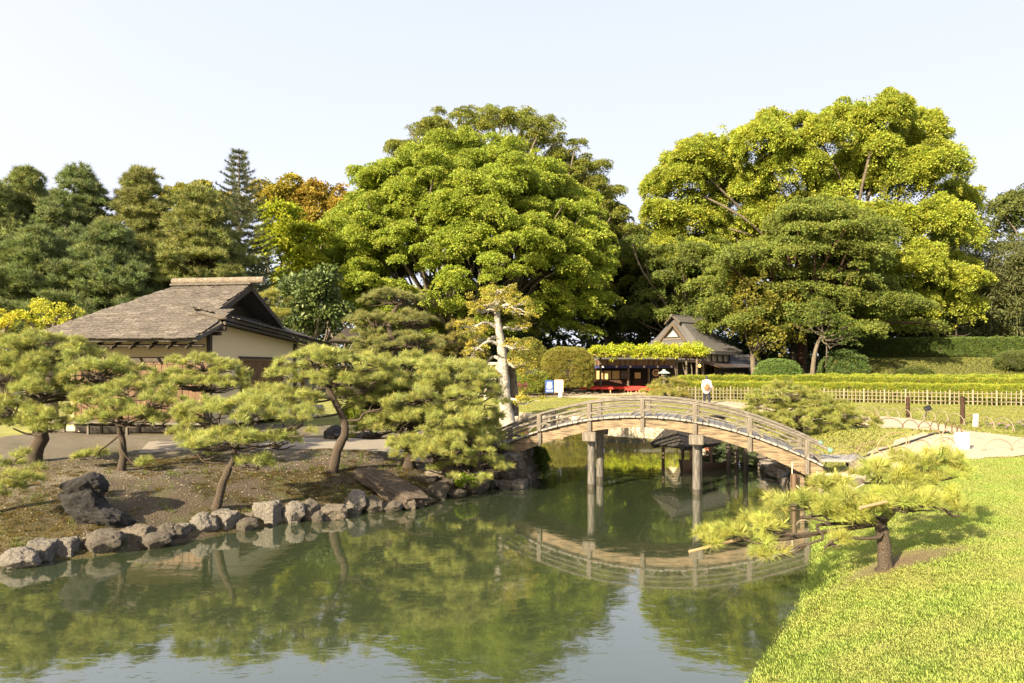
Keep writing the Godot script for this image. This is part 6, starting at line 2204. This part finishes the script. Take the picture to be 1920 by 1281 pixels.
func front_trees():
	var base = px_on(1500, 61.0)
	var lobes = []
	for i in 220:
		var f = R.randf()
		var w = lerpf(50, 250, pow(f, 0.8))
		var px = 1520 + R.randf_range(-1, 1) * w + 40.0 * sin(f * 9.0)
		var py = lerpf(385, 620, f)
		var l = lobe(base, px, py, R.randf_range(20, 42), 60.0 + R.randf_range(-5, 4), 0.3)
		lobes.append(l)
	lobed_tree("spreading_tree", "wide layered mid green tree in front of the camphor behind the tea house", base, lobes, G["spray"], M["leaf"], [0.165, 0.215, 0.05], 6.0, 0.68, "bark_red", 0.45, "", {"fork": 6.0, "shell": 0.2, "limbs": 60, "step": 3, "droop": 0.2})
	base = px_on(1415, 57.5)
	lobes = []
	for q in [[1420, 560, 40], [1450, 600, 36], [1400, 610, 34], [1440, 640, 30], [1410, 520, 34], [1470, 560, 30], [1480, 625, 24]]:
		lobes.append(lobe(base, q[0], q[1], q[2], 57.0))
	lobed_tree("broadleaf_tree", "yellowish broadleaf tree just right of the tea house roof", base, lobes, G["broad"], M["leaf"], [0.19, 0.20, 0.04], 4.5, 0.75, "bark_grey", 0.25, "", {"fork": 3.0})
	base = px_on(1270, 66.0)
	lobes = []
	for i in 60:
		lobes.append(lobe(base, R.randf_range(1180, 1345), R.randf_range(455, 610), R.randf_range(16, 32), 66.0 + R.randf_range(-3, 3), 0.45))
	lobed_tree("broadleaf_tree", "dark green layered tree rising behind the tea house roof ridge", base, lobes, G["spray"], M["leaf"], [0.13, 0.175, 0.045], 6.0, 0.7, "bark_grey", 0.35, "", {"fork": 4.0, "shell": 0.25, "limbs": 20, "step": 3, "droop": 0.2})
	# small bare grey tree
	base = px_on(1524, 55.0)
	var t = thing("bare_tree", "small half bare grey tree leaning before the shaded woods", "tree", base)
	var st = begin()
	var tp = curve(rel(base, [[1523, 705], [1527, 668], [1535, 640], [1548, 622]], 55.0), 5)
	tube(st, tp, radii(tp.size(), 0.2, 0.1), 8)
	put("trunk", st, M["bark_grey"], t)
	st = begin()
	var xf = []
	var col = []
	for q in [[1515, 600], [1540, 585], [1560, 600], [1580, 615], [1590, 640], [1570, 640], [1500, 620], [1530, 605], [1556, 655], [1548, 690]]:
		var e = at(q[0], q[1], 55.0 + R.randf_range(-1, 1)) - base
		var lp = limb(st, tp[tp.size() - 1 - R.randi() % 7], e, 0.075, 0.025, 0.18, 5)
		for j in 4:
			var e2 = e + Vector3(R.randf_range(-1, 1), R.randf_range(0, 0.9), R.randf_range(-1, 1))
			limb(st, lp[lp.size() - 2 - j % 4], e2, 0.025, 0.01, 0.15, 4)
			if q[1] < 645:
				for m in 3:
					var s = R.randf_range(0.5, 0.8)
					xf.append(Transform3D(up_basis(Vector3.UP + rand_dir() * 0.5, Vector3(s, s * 0.8, s), R.randf() * 6), e2 + rand_dir() * 0.5))
					col.append(tint([0.09, 0.135, 0.03], 0.2))
	put("branches", st, M["bark_grey"], t)
	scatter("leaves", G["spray"], M["leaf"], xf, col, t)


func shaggy_pine(label, px, top, d, w, c, o = {}):
	var base = px_on(px, d)
	var t = thing("forest_pine", label, "pine tree", base, 0.0, "pines behind the hall")
	var st = begin()
	var tp = curve(rel(base, [[px + 2, 700], [px - 4, 600], [px + 3, 480], [px, top + 12]], d), 5)
	tp.insert(0, Vector3(0, -0.2, 0))
	tube(st, tp, radii(tp.size(), 0.32, 0.06), 8)
	put("trunk", st, M[o.get("bark", "bark_grey")], t)
	st = begin()
	var xf = []
	var col = []
	var n = o.get("n", 300)
	for i in n:
		var f = pow(R.randf(), 0.85)
		var py = lerpf(top + 8, o.get("bottom", 610), f)
		var sp = w * 0.5 * pow(clampf(f * 1.35 + 0.03, 0, 1), 0.8) * (R.randf_range(0.25, 1.0) if R.randf() < 0.8 else R.randf_range(0.9, 1.35))
		var an = R.randf() * TAU
		var e = at(px, py, d) - base + Vector3(cos(an), 0.0, sin(an)) * sp * d / F
		e.y += R.randf_range(0.0, 0.4)
		var k = 0
		for j in tp.size():
			if tp[j].y < e.y - 0.2: k = j
		limb(st, tp[k], e, 0.06, 0.02, 0.12, 4)
		var r = o.get("r", 0.68) * R.randf_range(0.5, 1.3)
		var lk = R.randf_range(0.8, 1.2)
		for j in int(30 * r * r + 8):
			var dd = rand_dir()
			dd.y = absf(dd.y) * 0.9 - 0.15
			var p = e + dd * Vector3(r, r * 0.75, r) * R.randf_range(0.3, 1.15)
			var s = R.randf_range(0.28, 0.46)
			xf.append(Transform3D(up_basis(dd * 0.6 + Vector3.UP * 0.8, Vector3(s, s * 1.15, s), R.randf() * 6), p))
			var q = tint(c, 0.18)
			col.append(Color(q.r * lk, q.g * lk, q.b * lk))
	put("branches", st, M[o.get("bark", "bark_grey")], t)
	scatter("crown", G["far_tuft"], M["needle"], xf, col, t)


func fir():
	var d = 50.0
	var base = px_on(448, d)
	var t = thing("fir_tree", "narrow dark fir with a sparse pointed top rising above the left woods", "fir tree", base)
	var st = begin()
	tube(st, [Vector3.ZERO, Vector3(0, 18.0, 0)], [0.3, 0.03], 8)
	put("trunk", st, M["bark_grey"], t)
	st = begin()
	var xf = []
	var col = []
	var y = 17.9
	while y > 4.0:
		var f = (18.2 - y) / 14.0
		var len = 0.25 + 4.4 * pow(f, 0.8)
		var n = 7 if y > 14.0 else 9
		for k in n:
			var an = TAU * k / n + y * 2.1 + R.randf() * 0.3
			var l = len * R.randf_range(0.65, 1.05)
			var dir = Vector3(cos(an), 0, sin(an))
			var tip = Vector3(0, y + 0.12 * l, 0) + dir * l
			var mid = Vector3(0, y - 0.12 * l, 0) + dir * l * 0.5
			tube(st, [Vector3(0, y, 0), mid, tip], [0.035, 0.025, 0.012], 4, false)
			var m = int(l * 6.0) + 2
			for j in m:
				var g = lerpf(0.2, 1.0, (j + R.randf()) / m)
				var p = Vector3(0, y, 0).lerp(mid, g * 2.0) if g < 0.5 else mid.lerp(tip, g * 2.0 - 1.0)
				var s = R.randf_range(0.3, 0.48)
				var side = Vector3(-dir.z, 0, dir.x) * (1.0 if j % 2 else -1.0)
				xf.append(Transform3D(up_basis(dir * 0.7 + side * 0.8 + Vector3.UP * 0.25, Vector3(s * 0.7, s * 1.1, s * 0.35), R.randf() * 0.4), p))
				col.append(tint([0.09, 0.12, 0.06], 0.2))
		y -= lerpf(0.42, 0.75, f)
	put("branches", st, M["bark_grey"], t)
	scatter("crown", G["far_tuft"], M["needle"], xf, col, t)


func wood_tree(label, list, d, c, o = {}):
	var mx = 0.0
	for q in list: mx += q[0] / list.size()
	var base = px_on(mx, d)
	var lobes = []
	for q in list:
		var l = lobe(base, q[0], q[1], q[2], d)
		lobes.append([l[0], l[1] * Vector3(0.72, 0.72, 0.72)])
		for k in o.get("sub", 5):
			var dd = rand_dir()
			dd.y = absf(dd.y) * 0.7 + dd.y * 0.3
			var r = l[1].x * R.randf_range(0.35, 0.6)
			lobes.append([l[0] + dd * l[1].x * 0.75, Vector3(r, r * 0.8, r)])
	return lobed_tree(o.get("name", "woodland_tree"), label, base, lobes, G[o.get("mesh", "broad")], M[o.get("mat", "dark_leaf")], c, o.get("den", 4.5), o.get("size", 0.95), "bark_grey", 0.35, o.get("group", "trees of the wood"), {"fork": o.get("fork", 3.0), "shell": 0.4, "step": 1 + o.get("sub", 5)})


func make_woods():
	big_elm()
	back_zelkova()
	camphor()
	front_trees()
	var pc = [0.19, 0.235, 0.085]
	shaggy_pine("shaggy dark pine cut by the left frame edge", -20, 345, 43.0, 170, pc)
	shaggy_pine("shaggy pine with a small pointed tip, second in the row behind the hall", 52, 322, 46.0, 150, pc)
	shaggy_pine("bluish shaggy pine in the middle of the row behind the hall", 150, 322, 44.0, 170, [0.155, 0.21, 0.09])
	shaggy_pine("pale stemmed pine with a broad flat crown left of the ridge", 265, 326, 45.0, 180, [0.205, 0.235, 0.085])
	shaggy_pine("red stemmed pine right above the hall ridge", 372, 362, 44.0, 150, [0.205, 0.24, 0.08], {"bark": "bark_red", "bottom": 560})
	shaggy_pine("lower dark pine filling the gap above the hall roof at left", 200, 430, 41.0, 200, [0.14, 0.19, 0.075], {"bottom": 640})
	shaggy_pine("lower dark pine behind the yellow maple", 70, 440, 40.0, 200, [0.145, 0.195, 0.075], {"bottom": 640})
	fir()
	var y = [0.30, 0.27, 0.045]
	wood_tree("bright spring green tree right of the fir", [[530, 410, 36], [560, 450, 44], [520, 470, 40], [580, 500, 40], [540, 530, 36], [500, 440, 24]], 56.0, [0.34, 0.40, 0.04], {"mat": "leaf", "group": ""})
	wood_tree("golden brown tree crown on the hill between the fir and the elm, left", [[500, 380, 36], [540, 375, 40], [460, 400, 34], [420, 395, 30]], 76.0, y, {"mat": "leaf"})
	wood_tree("golden brown tree crown on the hill touching the elm", [[590, 385, 40], [640, 400, 40], [600, 430, 40], [560, 395, 32]], 74.0, [0.33, 0.26, 0.05], {"mat": "leaf"})
	wood_tree("olive tree crown between the row of pines and the fir", [[340, 385, 34], [390, 380, 34], [360, 420, 40]], 70.0, [0.25, 0.26, 0.05], {"mat": "leaf"})
	wood_tree("low dark tree between hall and elm", [[575, 560, 44], [610, 600, 40], [560, 610, 40], [600, 540, 36]], 44.0, [0.10, 0.145, 0.055])
	wood_tree("dark tree behind the lower left of the elm", [[620, 500, 50], [660, 560, 50], [700, 600, 44], [590, 480, 40]], 78.0, [0.10, 0.145, 0.055])
	wood_tree("dark tree filling the gap behind the elm trunks", [[800, 600, 60], [880, 620, 60], [960, 610, 60], [860, 560, 50]], 79.0, [0.10, 0.145, 0.055])
	wood_tree("dark evergreen right of the elm, above the arbour", [[1100, 600, 50], [1150, 560, 50], [1130, 500, 44], [1170, 620, 50]], 77.0, [0.10, 0.145, 0.055])
	wood_tree("dark evergreen between the elm and the camphor", [[1270, 470, 44], [1290, 520, 50], [1200, 480, 44], [1220, 540, 50], [1180, 530, 44], [1240, 590, 50], [1230, 450, 36], [1160, 470, 34]], 78.0, [0.10, 0.145, 0.055])
	wood_tree("dark tree behind the tea house roof", [[1290, 560, 56], [1330, 600, 56], [1270, 620, 50], [1350, 540, 50]], 79.0, [0.10, 0.145, 0.055])
	wood_tree("dark understory tree left of the bare grey tree", [[1480, 600, 56], [1540, 640, 50], [1440, 640, 50]], 74.0, [0.10, 0.145, 0.055])
	wood_tree("dark understory tree right of the bare grey tree", [[1620, 600, 60], [1680, 620, 56], [1600, 640, 50], [1660, 560, 50]], 76.0, [0.10, 0.145, 0.055])
	wood_tree("pale feathery tree high at the right edge", [[1880, 400, 44], [1920, 420, 50], [1870, 450, 40], [1930, 380, 40], [1900, 480, 40]], 88.0, [0.13, 0.165, 0.05], {"mat": "leaf", "den": 1.5})
	# bamboo
	var g = thing("bamboo_grove", "tall dark bamboo grove at the right edge above the hedge", "bamboo", px_on(1830, 74.0))
	var st = begin()
	var xf = []
	var col = []
	for i in 85:
		var px = R.randf_range(1725, 1960)
		var d = R.randf_range(71.0, 80.0)
		var b = px_on(px, d) - g.position
		var h = R.randf_range(8.5, 13.5)
		var lean = Vector3(R.randf_range(-1, 1), 0, R.randf_range(-0.5, 1)) * 1.3
		var p = curve([b, b + Vector3(0, h * 0.6, 0) + lean * 0.25, b + Vector3(0, h, 0) + lean], 4)
		tube(st, p, radii(p.size(), 0.065, 0.02), 5, false)
		for j in 40:
			var f = pow(R.randf(), 0.7)
			var q = p[int(f * (p.size() - 1))] + Vector3(R.randf_range(-1, 1), R.randf_range(-0.8, 0.6), R.randf_range(-1, 1)) * 0.8
			if q.y < 1.5: continue
			var s = R.randf_range(0.8, 1.3)
			xf.append(Transform3D(up_basis(Vector3.UP + rand_dir() * 0.5, Vector3(s, s, s), R.randf() * 6), q))
			col.append(tint([0.14, 0.165, 0.07], 0.25))
	put("culms", st, mat("culm", [0.06, 0.08, 0.03], 0.5), g)
	scatter("leaves", G["bamboo_leaf"], M["leaf"], xf, col, g)
	# leafless dark pole-like tree
	var pt = thing("dead_tree", "dark bare pole tree with tiers of stubby branches before the bamboo", "tree", px_on(1793, 68.5))
	st = begin()
	tube(st, [Vector3.ZERO, Vector3(0, 4.6, 0)], [0.16, 0.06], 7)
	for k in 12:
		var an = TAU * k / 4.0 + 0.3
		var yy = 2.2 + (k / 4) * 0.9
		var dd = Vector3(cos(an), 0.0, sin(an))
		tube(st, [Vector3(0, yy, 0), Vector3(0, yy + 0.05, 0) + dd * 0.8, Vector3(0, yy + 0.3, 0) + dd * 1.3], [0.06, 0.045, 0.02], 5)
	put("trunk", st, M["dark_timber"], pt)
	# the far wood that reads as one mass
	xf = []
	col = []
	for i in 9000:
		var d = R.randf_range(84.0, 98.0)
		var px = R.randf_range(-250, 2200)
		var x = (px - 960.0) / F * d
		var top = 10.5 + 2.5 * sin(px * 0.013) + 1.5 * sin(px * 0.031)
		if px < 660: top += 6.0
		if px > 1040 and px < 1360: top += 8.5
		var h = R.randf_range(0.5, top)
		var s = R.randf_range(1.3, 2.4)
		xf.append(Transform3D(up_basis(Vector3.UP + rand_dir() * 0.5 + Vector3(0, 0, 0.4), Vector3(s, s, s), R.randf() * 6), Vector3(x, h, -d)))
		col.append(tint([0.085, 0.12, 0.05], 0.25))
	tag(scatter("far_woods", G["broad"], M["dark_leaf"], xf, col), "dark woods closing the view behind the garden trees", "woods", "", "stuff")


func _ready():
	var cam = Camera3D.new()
	cam.position = Vector3(0, CH, 0)
	var near = 0.1
	# level camera; the lens is shifted so that the horizon lies below the middle, as in the photograph
	cam.set_frustum(1281.0 / F * near, Vector2(0, (690.0 - 640.5) / F * near), near, 1500.0)
	cam.current = true
	add_child(cam)
	var env = Environment.new()
	env.background_mode = Environment.BG_SKY
	var sky = Sky.new()
	var sm = ProceduralSkyMaterial.new()
	sm.sky_top_color = Color(0.52, 0.63, 0.84)
	sm.sky_horizon_color = Color(0.90, 0.91, 0.955)
	sm.sky_curve = 1.0
	sm.ground_bottom_color = Color(0.25, 0.26, 0.2)
	sm.ground_horizon_color = Color(0.6, 0.62, 0.6)
	sm.sun_angle_max = 120.0
	sm.sun_curve = 0.64
	sm.energy_multiplier = 0.36
	sky.sky_material = sm
	env.sky = sky
	env.tonemap_mode = Environment.TONE_MAPPER_LINEAR
	env.tonemap_exposure = 3.8
	env.sdfgi_enabled = true
	env.ssao_enabled = true
	env.ssil_enabled = true
	var we = WorldEnvironment.new()
	we.environment = env
	add_child(we)
	var sun = DirectionalLight3D.new()
	var el = deg_to_rad(26.0)
	var az = deg_to_rad(48.0)
	var to_sun = Vector3(-cos(el) * cos(az), sin(el), cos(el) * sin(az))
	sun.basis = Basis.looking_at(-to_sun, Vector3.UP)
	sun.light_energy = 1.6
	sun.light_color = Color(1.0, 0.90, 0.74)
	sun.light_angular_distance = 0.5
	sun.shadow_enabled = true
	add_child(sun)
	R.seed = 20
	var t0 = Time.get_ticks_msec()
	make_materials()
	make_foliage_meshes()
	build_grid()
	print("grid ", Time.get_ticks_msec() - t0)
	make_ground()
	make_bridge()
	make_hall()
	make_teahouse()
	make_tea_yard()
	make_signs()
	make_stones()
	make_bridge_clutter()
	make_boathouse()
	make_fences()
	print("built ", Time.get_ticks_msec() - t0)
	make_person()
	make_woods()
	print("woods ", Time.get_ticks_msec() - t0)
	make_shrubs()
	white_tree()
	make_pines()
	make_grass()
	print("all ", Time.get_ticks_msec() - t0)
